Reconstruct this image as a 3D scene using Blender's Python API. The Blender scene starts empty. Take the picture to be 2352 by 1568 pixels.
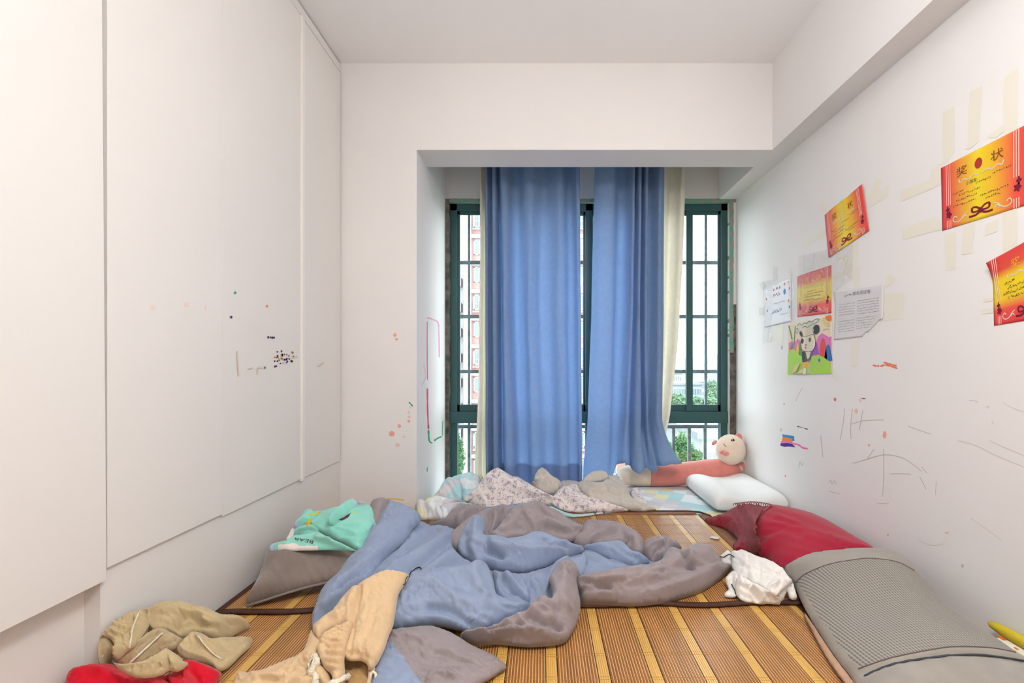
import bpy, math, random
import numpy as np
from mathutils import Vector, noise
from mathutils.geometry import delaunay_2d_cdt
from mathutils.bvhtree import BVHTree

random.seed(7)
scene = bpy.context.scene
COL = scene.collection

# ---------------------------------------------------------------- camera
F, CX, CY, CAMH = 1020.0, 1244.0, 838.0, 0.8675      # focal length, vanishing point (pixels), eye height (m)
cam_data = bpy.data.cameras.new('camera')
cam_data.sensor_width = 36.0
cam_data.lens = F * 36.0 / 2352.0
cam_data.shift_x = (1176 - CX) / 2352.0
cam_data.shift_y = (CY - 784) / 2352.0
cam_data.clip_start = 0.02
cam_data.clip_end = 2000
cam = bpy.data.objects.new('camera', cam_data)
cam.location = (0, 0, CAMH)
cam.rotation_euler = (math.radians(90), 0, 0)
COL.objects.link(cam)
scene.camera = cam

# ---------------------------------------------------------------- sky, exposure
world = bpy.data.worlds.new('overcast_sky')
scene.world = world
world.use_nodes = True
bgn = world.node_tree.nodes['Background']
bgn.inputs[0].default_value = (0.90, 0.95, 1.0, 1)
SKY = 2.35
bgn.inputs[1].default_value = SKY
LAMP = 13.8                                        # the ceiling lamp's glow
vs = scene.view_settings
vs.view_transform = 'Standard'
vs.look = 'None'
vs.exposure = 1.65
vs.gamma = 1.0
vs.use_curve_mapping = False
scene.cycles.max_bounces = 7
scene.cycles.caustics_reflective = False
scene.cycles.caustics_refractive = False

# ---------------------------------------------------------------- helpers
def lin(c):
    if isinstance(c, str):
        c = tuple(int(c[i:i + 2], 16) for i in (0, 2, 4))
    out = []
    for v in c[:3]:
        v = v / 255.0
        out.append(v / 12.92 if v <= 0.04045 else ((v + 0.055) / 1.055) ** 2.4)
    return tuple(out) + (1.0,)

def newmat(name):
    m = bpy.data.materials.new(name)
    m.use_nodes = True
    return m, m.node_tree.nodes, m.node_tree.links, m.node_tree.nodes['Principled BSDF']

def mat(name, col, rough=0.7, var=0.0, vscale=8.0, bump=0.0, bscale=60.0, spec=0.3, sheen=0.0, metal=0.0, trans=0.0, col2=None, stretch=None):
    """procedural material: base colour with soft noise variation and fine noise relief"""
    m, n, l, p = newmat(name)
    c = lin(col)
    p.inputs['Base Color'].default_value = c
    p.inputs['Roughness'].default_value = rough
    p.inputs['Specular IOR Level'].default_value = spec
    p.inputs['Metallic'].default_value = metal
    if sheen:
        p.inputs['Sheen Weight'].default_value = sheen
        p.inputs['Sheen Roughness'].default_value = 0.5
    tc = n.new('ShaderNodeTexCoord')
    vec = tc.outputs['Object']
    if stretch:
        mp = n.new('ShaderNodeMapping')
        mp.inputs['Scale'].default_value = stretch
        l.new(vec, mp.inputs[0])
        vec = mp.outputs[0]
    if var > 0 or col2:
        t = n.new('ShaderNodeTexNoise')
        t.inputs['Scale'].default_value = vscale
        t.inputs['Detail'].default_value = 2
        l.new(vec, t.inputs['Vector'])
        r = n.new('ShaderNodeValToRGB')
        c2 = lin(col2) if col2 else tuple(max(0, v * (1 - var)) for v in c[:3]) + (1,)
        r.color_ramp.elements[0].position = 0.35
        r.color_ramp.elements[1].position = 0.65
        r.color_ramp.elements[0].color = c2
        r.color_ramp.elements[1].color = c
        l.new(t.outputs['Fac'], r.inputs[0])
        l.new(r.outputs[0], p.inputs['Base Color'])
    if bump > 0:
        t = n.new('ShaderNodeTexNoise')
        t.inputs['Scale'].default_value = bscale
        t.inputs['Detail'].default_value = 2
        l.new(vec, t.inputs['Vector'])
        b = n.new('ShaderNodeBump')
        b.inputs['Strength'].default_value = bump
        b.inputs['Distance'].default_value = 0.01
        l.new(t.outputs['Fac'], b.inputs['Height'])
        l.new(b.outputs[0], p.inputs['Normal'])
    if trans > 0:
        out = n['Material Output']
        tr = n.new('ShaderNodeBsdfTranslucent')
        src = p.inputs['Base Color'].links[0].from_socket if p.inputs['Base Color'].links else None
        if src:
            l.new(src, tr.inputs[0])
        else:
            tr.inputs[0].default_value = c
        mx = n.new('ShaderNodeMixShader')
        mx.inputs[0].default_value = trans
        l.new(p.outputs[0], mx.inputs[1])
        l.new(tr.outputs[0], mx.inputs[2])
        l.new(mx.outputs[0], out.inputs[0])
    return m

def glassy(name, tint, gloss=0.08, rough=0.02, opac=0.0, ocol='ffffff'):
    """clear sheet: transparent with a mirror-like sheen, optionally a little opaque"""
    m = bpy.data.materials.new(name)
    m.use_nodes = True
    n, l = m.node_tree.nodes, m.node_tree.links
    n.clear()
    out = n.new('ShaderNodeOutputMaterial')
    t = n.new('ShaderNodeBsdfTransparent')
    t.inputs[0].default_value = lin(tint)
    g = n.new('ShaderNodeBsdfGlossy')
    g.inputs['Roughness'].default_value = rough
    d = n.new('ShaderNodeBsdfDiffuse')
    d.inputs[0].default_value = lin(ocol)
    m1 = n.new('ShaderNodeMixShader')
    m1.inputs[0].default_value = opac
    l.new(t.outputs[0], m1.inputs[1])
    l.new(d.outputs[0], m1.inputs[2])
    m2 = n.new('ShaderNodeMixShader')
    m2.inputs[0].default_value = gloss
    l.new(m1.outputs[0], m2.inputs[1])
    l.new(g.outputs[0], m2.inputs[2])
    l.new(m2.outputs[0], out.inputs[0])
    return m

def link(name, me, parent=None, mats=None, smooth=False):
    o = bpy.data.objects.new(name, me)
    COL.objects.link(o)
    if mats is not None:
        for mm in (mats if isinstance(mats, (list, tuple)) else [mats]):
            me.materials.append(mm)
    if smooth:
        me.polygons.foreach_set('use_smooth', [True] * len(me.polygons))
    if parent is not None:
        o.parent = parent
        w, q = Vector((0, 0, 0)), parent
        while q is not None:
            w += q.location
            q = q.parent
        o.location = -w
    return o

def mesh(name, verts, faces, mats, parent=None, smooth=False, fm=None):
    me = bpy.data.meshes.new(name)
    me.from_pydata([tuple(v) for v in verts], [], faces)
    o = link(name, me, parent, mats, smooth)
    if fm is not None:
        me.polygons.foreach_set('material_index', fm)
    me.update()
    return o

def empty(name, loc=(0, 0, 0)):
    o = bpy.data.objects.new(name, None)
    o.empty_display_size = 0.05
    o.location = loc
    COL.objects.link(o)
    return o

def tag(o, label=None, cat=None, group=None, kind=None):
    if label: o['label'] = label
    if cat: o['category'] = cat
    if group: o['group'] = group
    if kind: o['kind'] = kind
    return o

def boxdata(a, b, bev=0.0):
    (x0, y0, z0), (x1, y1, z1) = a, b
    if bev <= 0:
        v = [(x0, y0, z0), (x1, y0, z0), (x1, y1, z0), (x0, y1, z0), (x0, y0, z1), (x1, y0, z1), (x1, y1, z1), (x0, y1, z1)]
        f = [(0, 3, 2, 1), (4, 5, 6, 7), (0, 1, 5, 4), (1, 2, 6, 5), (2, 3, 7, 6), (3, 0, 4, 7)]
        return v, f
    import bmesh
    bm = bmesh.new()
    bmesh.ops.create_cube(bm, size=1)
    for vv in bm.verts:
        vv.co = Vector((x0 if vv.co.x < 0 else x1, y0 if vv.co.y < 0 else y1, z0 if vv.co.z < 0 else z1))
    bmesh.ops.bevel(bm, geom=bm.edges[:], offset=bev, segments=2, affect='EDGES', profile=0.5)
    bm.verts.index_update()
    v = [tuple(q.co) for q in bm.verts]
    f = [tuple(q.index for q in ff.verts) for ff in bm.faces]
    bm.free()
    return v, f

def box(name, a, b, m, parent=None, bev=0.0):
    v, f = boxdata(a, b, bev)
    return mesh(name, v, f, m, parent)

def boxes(name, lst, m, parent=None, bev=0.0):
    V, Fa = [], []
    for a, b in lst:
        v, f = boxdata(a, b, bev)
        k = len(V)
        V += v
        Fa += [tuple(i + k for i in q) for q in f]
    return mesh(name, V, Fa, m, parent)

def tube(name, pts, r, m, parent=None, seg=8, cap=True, closed=False):
    pts = [Vector(p) for p in pts]
    n = len(pts)
    rr = r if isinstance(r, (list, tuple)) else [r] * n
    V, Fa = [], []
    prev = None
    for i, p in enumerate(pts):
        if closed:
            t = pts[(i + 1) % n] - pts[i - 1]
        else:
            t = pts[min(i + 1, n - 1)] - pts[max(i - 1, 0)]
        t.normalize()
        if prev is None:
            up = Vector((0, 0, 1)) if abs(t.z) < 0.9 else Vector((1, 0, 0))
            a = t.cross(up).normalized()
        else:
            a = (prev - t * prev.dot(t)).normalized()
        prev = a
        b = t.cross(a)
        for k in range(seg):
            th = 2 * math.pi * k / seg
            V.append(p + (a * math.cos(th) + b * math.sin(th)) * rr[i])
    m_ = n if closed else n - 1
    for i in range(m_):
        j = (i + 1) % n
        for k in range(seg):
            k2 = (k + 1) % seg
            Fa.append((i * seg + k, i * seg + k2, j * seg + k2, j * seg + k))
    if cap and not closed:
        Fa.append(tuple(range(seg))[::-1])
        Fa.append(tuple((n - 1) * seg + k for k in range(seg)))
    return mesh(name, V, Fa, m, parent, smooth=True)

def crom(pts, n=8, closed=False):
    """Catmull-Rom through points of any dimension"""
    P = [np.array(p, float) for p in pts]
    N = len(P)
    out = []
    rng = range(N) if closed else range(N - 1)
    for i in rng:
        p0 = P[i - 1] if (closed or i > 0) else P[0]
        p1, p2 = P[i], P[(i + 1) % N]
        p3 = P[(i + 2) % N] if (closed or i + 2 < N) else P[-1]
        for k in range(n):
            t = k / n
            out.append(0.5 * ((2 * p1) + (-p0 + p2) * t + (2 * p0 - 5 * p1 + 4 * p2 - p3) * t * t + (-p0 + 3 * p1 - 3 * p2 + p3) * t ** 3))
    if not closed:
        out.append(P[-1])
    return out

def ell(name, c, r, m, parent=None, rot=None, seg=24, ring=14, fn=None):
    """rounded body (ellipsoid), optionally reshaped by fn(unit vector) -> scale"""
    V, Fa = [], []
    for i in range(ring + 1):
        th = math.pi * i / ring
        for k in range(seg):
            ph = 2 * math.pi * k / seg
            u = Vector((math.sin(th) * math.cos(ph), math.sin(th) * math.sin(ph), math.cos(th)))
            s = fn(u) if fn else 1.0
            p = Vector((u.x * r[0] * s, u.y * r[1] * s, u.z * r[2] * s))
            if rot is not None:
                p = rot @ p
            V.append(p + Vector(c))
    for i in range(ring):
        for k in range(seg):
            k2 = (k + 1) % seg
            Fa.append((i * seg + k, i * seg + k2, (i + 1) * seg + k2, (i + 1) * seg + k)[::-1])
    return mesh(name, V, Fa, m, parent, smooth=True)

# planes of the place (metres): x to the right, y away from the camera, z up; the mat's top is z = 0
XL, XR, XB = -1.1475, 1.45, 1.325        # wardrobe face, right wall, beam face
Y0, Y1 = 2.55, 3.315                     # back wall, window wall
ZC, ZL, ZF = 2.6, 2.1025, -0.012         # ceiling, lintel underside, floor
XN = -0.7175                             # left side of the window bay
def on_z(px, py, z=0.0):
    y = (CAMH - z) * F / (py - CY)
    return ((px - CX) / F * y, y, z)
def on_y(px, py, y):
    return ((px - CX) / F * y, y, CAMH - (py - CY) / F * y)
def on_x(px, py, x):
    y = F * x / (px - CX)
    return (x, y, CAMH - (py - CY) / F * y)

# ---------------------------------------------------------------- materials
M = {}
M['wall'] = mat('white_wall_paint', 'efecea', 0.75, var=0.03, vscale=1.6)
M['ceil'] = mat('ceiling_paint', 'fcfbfb', 0.85, var=0.03, vscale=1.2)
M['laminate'] = mat('wardrobe_laminate', 'e9e6e2', 0.42, var=0.015, vscale=2.0, spec=0.35)
M['lamgap'] = mat('wardrobe_shadow_gap', '8a8580', 0.8)
M['strip'] = mat('cream_door_profile', 'f1ede6', 0.4)
M['floor'] = mat('floor_boards', 'b9a489', 0.5, var=0.2)
M['green'] = mat('dark_green_aluminium', '2d5658', 0.38, spec=0.5, var=0.12, vscale=5)
M['glass'] = glassy('window_glass', 'f6fbfb', gloss=0.035)
M['bar'] = mat('weathered_grille_paint', '93a3aa', 0.6, var=0.35, vscale=30)
M['cement'] = mat('raw_cement_edge', '7d756b', 0.95, col2='4d4a44', vscale=16, bump=0.8, bscale=40)
M['peel'] = mat('peeling_green_tape', '5fa08c', 0.8, col2='9a9288', vscale=22, bump=0.5, bscale=50)
M['white_metal'] = mat('white_lamp_rim', 'eeeeee', 0.4)
# ---------------------------------------------------------------- the room
YB = -1.35
def struct(o):
    o['kind'] = 'structure'
    return o
floor = struct(box('floor', (-1.9, YB - .1, -0.10), (1.6, Y1 + .1, ZF), M['floor']))
ceiling = struct(box('ceiling', (-1.9, YB - .1, ZC), (1.6, Y1 + .2, ZC + .1), M['ceil']))
wall_right = struct(box('wall_right', (XR, YB, ZF), (XR + .15, Y1, ZC), M['wall']))
wall_left = struct(box('wall_left', (-1.9, YB, ZF), (-1.765, Y0, ZC), M['wall']))
wall_rear = struct(box('wall_rear', (-1.9, YB - .1, ZF), (1.6, YB, ZC), M['wall']))
wall_back = struct(box('wall_back', (-1.9, Y0, ZF), (XN, Y1 + .14, ZC), M['wall']))
lintel = struct(box('wall_lintel', (XN, Y0, ZL), (XB, Y0 + .222, ZC), M['wall']))
beam = struct(box('trim_1', (XB, YB, ZL), (XR, Y1, ZC), M['wall']))
win_wall = struct(box('wall_window', (XN, Y1, ZL - .012), (XR + .15, Y1 + .14, ZC), M['wall']))
win_end = struct(box('wall_window_side', (1.40, Y1, ZF), (XR + .15, Y1 + .14, ZL - .012), M['wall']))

# built-in wardrobe on the left
wr = empty('built_in_wardrobe', (-1.45, 1.2, ZF))
tag(wr, 'floor-to-ceiling white built-in wardrobe with flat doors along the left side', 'wardrobe')
box('body', (-1.76, YB + .002, 0.34), (-1.168, Y0 - .002, 2.592), M['laminate'], wr)
box('base_panel', (-1.76, 1.165, ZF), (-1.158, Y0 - .002, 0.34), M['laminate'], wr)
box('kick_panel', (-1.76, YB + .002, ZF), (-1.20, 1.165, 0.34), M['laminate'], wr)
box('filler_panel', (-1.168, YB + .002, 2.545), (XL - .006, Y0 - .002, 2.590), M['laminate'], wr)
def ywall(px, x=XL):
    return F * x / (px - CX)
def door(y0, y1, z0, z1, xf, tilt=0.0):
    v, f = boxdata((-1.168, y0, z0), (xf, y1, z1), 0.0015)
    v = [(x, y + (tilt * (z - z0) if y > (y0 + y1) / 2 else 0), z) for x, y, z in v]
    return mesh('door', v, f, M['laminate'], wr)
y_a, y_b, y_c, y_d = ywall(247), ywall(511), ywall(690), ywall(697)
doors = [door(-.2, y_a - .008, .303, 2.538, XL + .006, -.008), door(y_a, y_b - .0012, .331, 2.538, XL), door(y_b + .0012, y_c, .322, 2.538, XL - .0015), door(y_d, Y0 - .012, .322, 2.538, XL - .003)]
for yy in (-1.3,):
    door(yy, -.203, .303, 2.538, XL)
v, f = boxdata((-1.168, y_c + .001, .3135), (XL + .008, y_d - .001, 2.535), 0.003)
mesh('edge_profile', v, f, M['strip'], wr)

# ceiling lamp behind and above the camera
lamp = empty('ceiling_lamp', (0.38, .28, ZC))
tag(lamp, 'round white hanging ceiling lamp above the sleeping mats, out of view overhead', 'lamp')
em = bpy.data.materials.new('lamp_diffuser')
em.use_nodes = True
nn, ll = em.node_tree.nodes, em.node_tree.links
nn.clear()
e_ = nn.new('ShaderNodeEmission'); o_ = nn.new('ShaderNodeOutputMaterial')
e_.inputs[0].default_value = (1.0, 0.985, 0.975, 1); e_.inputs[1].default_value = LAMP
ll.new(e_.outputs[0], o_.inputs[0])
def disc(name, c, prof, m, parent, seg=48):
    V, Fa = [], []
    for r, z in prof:
        for k in range(seg):
            a = 2 * math.pi * k / seg
            V.append((c[0] + r * math.cos(a), c[1] + r * math.sin(a), c[2] + z))
    for i in range(len(prof) - 1):
        for k in range(seg):
            k2 = (k + 1) % seg
            Fa.append((i * seg + k, i * seg + k2, (i + 1) * seg + k2, (i + 1) * seg + k))
    return mesh(name, V, Fa, m, parent, smooth=True)
LP = (.38, .28, ZC)
disc('canopy', LP, [(.0, -.002), (.07, -.002), (.07, -.03), (.012, -.04), (.012, -.41), (.0, -.41)], M['white_metal'], lamp)
disc('diffuser', LP, [(.0, -.40), (.10, -.405), (.19, -.43), (.23, -.48), (.23, -.53), (.19, -.58), (.10, -.61), (.0, -.615)], em, lamp)

# ---------------------------------------------------------------- window
win = struct(empty('window_1', (0.35, Y1, ZF)))
YW = Y1 + .03                                       # window frame plane (front face)
def wx(px, y=YW): return (px - CX) / F * y
def wz(py, y=YW): return CAMH - (py - CY) / F * y
def member(name, p0, q0, p1, q1, y0=0.0, y1=.06, m='green'):
    """frame bar between pixel corners (p0,q0) top-left and (p1,q1) bottom-right on the window plane"""
    return box(name, (wx(p0), YW + y0, wz(q1)), (wx(p1), YW + y1, wz(q0)), M[m], win, bev=0.003)
WL, WR_, WT = 1033, 1673, 466
member('frame_side', WL, WT, 1050, 1115)
member('frame_side', 1656, WT, WR_, 1115)
member('frame_head', WL, WT, WR_, 484)
member('frame_transom', WL, 945, WR_, 971, -.012, .06)
member('frame_sill', WL, 1095, WR_, 1115)
member('frame_mullion', 1345, WT, 1362, 1115)
# sashes of the upper lights
for (a, b, dy) in ((1044, 1200, .012), (1190, 1352, .026), (1352, 1592, .026), (1578, 1662, .012)):
    for nm, r_ in (('sash_stile', (a, 480, a + 12, 945)), ('sash_stile', (b - 12, 480, b, 945)), ('sash_rail', (a, 480, b, 492)), ('sash_rail', (a, 929, b, 945))):
        member(nm, *r_, dy, dy + .014)
    box('pane', (wx(a + 10), YW + dy + .005, wz(931)), (wx(b - 10), YW + dy + .009, wz(490)), M['glass'], win)
member('frame_mullion', 1577, 480, 1592, 945, .002, .03)
box('pane', (wx(1046), YW + .03, wz(1100)), (wx(1346), YW + .034, wz(969)), M['glass'], win)
box('pane', (wx(1360), YW + .03, wz(1100)), (wx(1660), YW + .034, wz(969)), M['glass'], win)
# rough plaster edge left where the old frame was cut out
def ragged(name, x0, x1, z0, z1, y0, y1, m, amp, axis='x', n=60):
    V, Fa = [], []
    for i in range(n + 1):
        t = i / n
        j = amp * (noise.noise((t * 23, x0 * 9, 1)) + .6 * noise.noise((t * 71, 3, 2)))
        j2 = .4 * amp * noise.noise((t * 31, 8, 2))
        if axis == 'x':
            z = z0 + (z1 - z0) * t
            ring = [(x0 + j2, y0, z), (x1 + j, y0, z), (x1 + j, y1, z), (x0 + j2, y1, z)]
        else:
            x = x0 + (x1 - x0) * t
            ring = [(x, y0, z0 + j2), (x, y0, z1 + j), (x, y1, z1 + j), (x, y1, z0 + j2)]
        V += ring
        if i:
            k = 4 * i
            for q in range(4):
                q2 = (q + 1) % 4
                Fa.append((k - 4 + q, k - 4 + q2, k + q2, k + q))
    Fa += [(0, 1, 2, 3), (4 * n + 3, 4 * n + 2, 4 * n + 1, 4 * n)]
    return mesh(name, V, Fa, m, win)
ragged('plaster_edge', wx(1016), wx(1034), ZF + .01, wz(461), Y1 - .01, YW + .05, M['cement'], .006)
ragged('plaster_edge', wx(1672), wx(1688), ZF + .01, wz(700), Y1 - .006, YW + .05, M['cement'], .005)
ragged('plaster_edge', wx(1671), wx(1680), wz(810), wz(466), Y1 - .008, YW + .04, M['peel'], .004)
ragged('plaster_edge', wx(1033), wx(1688), wz(468), wz(460), Y1 - .006, YW + .05, M['peel'], .004, axis='z', n=120)

# iron security grille outside the glass
gr = empty('security_grille', (0.35, YW + .15, ZF))
tag(gr, 'grey iron security grille of crossed bars outside the window glass', 'grille')
YG = YW + .15
def gx(px): return (px - CX) / F * YG
def gz(py): return CAMH - (py - CY) / F * YG
for py in (478, 603, 727, 853, 979):
    box('cross_bar', (gx(1030), YG - .010, gz(py + 4)), (gx(1690), YG + .010, gz(py - 4)), M['bar'], gr)
for k in range(7):
    p = 1078 + k * 90.3
    box('upright_bar', (gx(p) - .009, YG - .018, gz(979)), (gx(p) + .009, YG - .0, gz(470)), M['bar'], gr)
for k in range(18):
    p = 1042 + k * 36
    box('upright_bar', (gx(p) - .011, YG - .018, ZF - .2), (gx(p) + .011, YG - .0, gz(979)), M['bar'], gr)
# ---------------------------------------------------------------- outside, seen from a high floor
GZ = -24.0
M['brick'] = mat('pink_brick_tiles', 'a37a74', 0.8, var=0.15, vscale=3)
M['concrete'] = mat('pale_concrete', 'a3a3a2', 0.8, var=0.08, vscale=.6)
M['dglass'] = mat('far_window_glass', '65727a', 0.25, spec=.6)
M['wframe'] = mat('white_window_frame', 'a9adad', 0.6)
M['ground'] = mat('city_ground', '6f776a', 0.9, var=0.3, vscale=.05)
M['roof'] = mat('grey_roof_sheet', '83898d', 0.7, var=0.15, vscale=.5)
M['farw'] = mat('far_pale_render', '9da3a8', 0.9, var=0.12, vscale=.08)
M['leaf'] = mat('tree_leaves', '4f7a45', 0.7, col2='365f38', vscale=.9, trans=.3)
M['leaf2'] = mat('far_tree_leaves', '6b8a68', 0.8, col2='587860', vscale=.3)
M['bark'] = mat('tree_bark', '6b5a49', 0.9)
gnd = box('city_ground', (-400, 8, GZ - .5), (500, 900, GZ), M['ground'])
gnd['kind'] = 'structure'

tower = empty('apartment_tower', (2.5, 47, GZ))
tag(tower, 'pink brick apartment tower with white window bands close behind the curtains', 'building')
TX0, TX1, TY = -7.4, 11.8, 47.0
box('wall', (TX0, TY, GZ), (TX1, TY + 14, 34), M['brick'], tower)
box('corner_column', (TX0 - .8, TY - .5, GZ), (TX0, TY + 1.5, 34), M['concrete'], tower)
box('corner_column', (TX1 - .2, TY - .5, GZ), (TX1 + .7, TY + 1.5, 34), M['concrete'], tower)
pv, pf = boxdata((0, -.06, 0), (1, .02, 1))
cols = [-6.6, -5.2, -2.4, .4, 2.3, 4.0, 5.3, 7.4, 9.6, 11.0]
fm_me = {}
for fl in range(20):
    z = -22.3 + fl * 2.9
    box('band', (TX0, TY - .25, z + 1.75), (TX1, TY, z + 2.15), M['concrete'], tower)
    for ci, cxw in enumerate(cols):
        w = 1.15
        fr = boxes('window', [((cxw - w / 2, TY - .09, z), (cxw - w / 2 + .1, TY, z + 1.6)), ((cxw + w / 2 - .1, TY - .09, z), (cxw + w / 2, TY, z + 1.6)), ((cxw - w / 2, TY - .09, z), (cxw + w / 2, TY, z + .1)), ((cxw - w / 2, TY - .09, z + 1.5), (cxw + w / 2, TY, z + 1.6)), ((cxw - .05, TY - .09, z), (cxw + .05, TY, z + 1.6))], M['wframe'], tower)
        box('pane', (cxw - w / 2 + .05, TY - .04, z + .05), (cxw + w / 2 - .05, TY + .01, z + 1.55), M['dglass'], fr)
        if (fl * 7 + ci * 3) % 5 < 2:      # barred balcony box
            boxes('window_guard', [((cxw - w / 2 + i * w / 6 - .015, TY - .45, z - .2), (cxw - w / 2 + i * w / 6 + .015, TY - .42, z + 1.3)) for i in range(7)] + [((cxw - w / 2 - .05, TY - .47, z - .3), (cxw + w / 2 + .05, TY - .1, z - .2)), ((cxw - w / 2, TY - .45, z + .55), (cxw + w / 2, TY - .42, z + .6))], M['wframe'], tower)
side = empty('neighbour_block', (-11, 52, GZ))
tag(side, 'pale block with balconies at the far left of the window, beyond the pink tower', 'building')
box('wall', (-16, 52, GZ), (-9.2, 60, 12.5), M['concrete'], side)
for fl in range(12):
    z = -22 + fl * 2.9
    b_ = box('balcony', (-12.5, 50.9, z), (-9.25, 52, z + 1.0), M['farw'], side)
    box('window', (-12.0, 51.98, z + 1.1), (-9.6, 52.04, z + 2.4), M['dglass'], side)

# low buildings to the right
def lowbuilding(name, label, x0, x1, y0, y1, zt, m, roofm, floors, ncol):
    r = empty(name, ((x0 + x1) / 2, y0, GZ))
    tag(r, label, 'building')
    box('wall', (x0, y0, GZ), (x1, y1, zt), m, r)
    box('roof', (x0 - .5, y0 - .5, zt), (x1 + .5, y1 + .5, zt + .5), roofm, r)
    for fl in range(floors):
        for c in range(ncol):
            xx = x0 + (c + .5) * (x1 - x0) / ncol
            zz = zt - 2.6 - fl * 3.0
            ww = (x1 - x0) / ncol * .3
            box('window', (xx - ww, y0 - .05, zz), (xx + ww, y0 + .03, zz + 1.5), M['dglass'], r)
    return r
def at(px, py, y): return on_y(px, py, y)
def lb(name, label, p0, p1, ptop, y, depth, m, floors, ncol):
    a, b = at(p0, ptop, y), at(p1, ptop, y)
    return lowbuilding(name, label, a[0], b[0], y, y + depth, a[2], M[m], M['roof'], floors, ncol)
lb('workshop_building', 'white low building with grey roof beside the tree, seen above the plush head', 1612, 1760, 1006, 34, 11, 'farw', 3, 6)
lb('long_office_building', 'long white office row beyond the trees, right of the cream curtain', 1530, 1612, 884, 120, 16, 'farw', 3, 14)
lb('office_building', 'white office block behind the right sash, under the lowest grille bar', 1594, 1640, 878, 190, 20, 'farw', 3, 9)
lb('tan_building', 'tan upright block just right of the cream curtain', 1546, 1566, 858, 165, 18, 'concrete', 4, 4)
rnd = random.Random(3)
for k in range(16):
    p0 = 1500 + k * 17 + rnd.uniform(-5, 5)
    h = rnd.uniform(818, 834)
    y = 380 + 16 * ((k * 7) % 16)
    a, b = at(p0, h, y), at(p0 + rnd.uniform(7, 20), h, y)
    r = empty('skyline_block', ((a[0] + b[0]) / 2, y, GZ))
    tag(r, 'hazy pale high-rise on the distant city skyline', 'building', 'hazy skyline high-rises')
    box('wall', (a[0], y, GZ), (b[0], y + 14, a[2]), M['farw'], r)
    box('roof', (a[0] + 1, y + 1, a[2]), (b[0] - 1, y + 10, a[2] + 2.5), M['concrete'], r)
def crown_mesh(c, r, n, s, m, parent, seed, name='crown'):
    rn = random.Random(seed)
    V, Fa = [], []
    for i in range(n):
        u = Vector((rn.gauss(0, 1), rn.gauss(0, 1), rn.gauss(0, 1))).normalized()
        k = noise.noise(u * 2.1 + Vector((seed, 0, 0))) * .35 + .8
        d = rn.uniform(.55, 1) ** .5 * k
        p = Vector((c[0] + u.x * r[0] * d, c[1] + u.y * r[1] * d, c[2] + u.z * r[2] * d))
        a = Vector((rn.gauss(0, 1), rn.gauss(0, 1), rn.gauss(0, 1))).normalized()
        b = a.orthogonal().normalized()
        a, b = a * s * rn.uniform(.6, 1.3), b * s * rn.uniform(.5, 1)
        k0 = len(V)
        V += [p - a, p + b * .6, p + a, p - b * .6]
        Fa.append((k0, k0 + 1, k0 + 2, k0 + 3))
    return mesh(name, V, Fa, m, parent)
def tree(label, px, ptop, pbot, y, rx, m, n, s, seed):
    t_, b_ = at(px, ptop, y), at(px, pbot, y)
    o = empty('tree', (t_[0], y, GZ))
    tag(o, label, 'tree')
    tube('trunk', [(t_[0], y, GZ), (t_[0] + .2, y, (GZ + t_[2]) / 2), (t_[0], y, t_[2] - .5)], [.35, .25, .08], M['bark'], o, seg=7)
    crown_mesh((t_[0], y, (t_[2] + b_[2]) / 2), (rx, rx, (t_[2] - b_[2]) / 2), n, s, m, o, seed)
tree('tall leafy green tree seen through the low pane above the plush body', 1566, 985, 1120, 30, 1.0, M['leaf'], 2600, .13, 1)
tree('round leafy tree filling the low pane left of the plush head', 1590, 1018, 1150, 27, .95, M['leaf'], 2600, .12, 2)
tree('pale green bush-like tree at the edge of the curtain tail in the low pane', 1540, 1000, 1150, 26, .6, M['leaf'], 1600, .11, 3)
tree('green tree at the left window edge below the transom', 1046, 985, 1120, 36, .8, M['leaf'], 1500, .14, 4)
tree('dark far tree clump above the transom next to the cream curtain', 1558, 901, 945, 90, 2.4, M['leaf2'], 1200, .35, 5)
tree('far tree clump above the transom in the right sash, left of its bar', 1600, 908, 945, 85, 1.6, M['leaf2'], 1000, .3, 6)
tree('tallest far tree clump at the right edge of the right sash', 1638, 868, 930, 112, 2.4, M['leaf2'], 1200, .35, 7)
tree('low far tree clump at the foot of the right sash, right of its bar', 1632, 906, 945, 68, 1.5, M['leaf2'], 1000, .3, 8)
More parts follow.
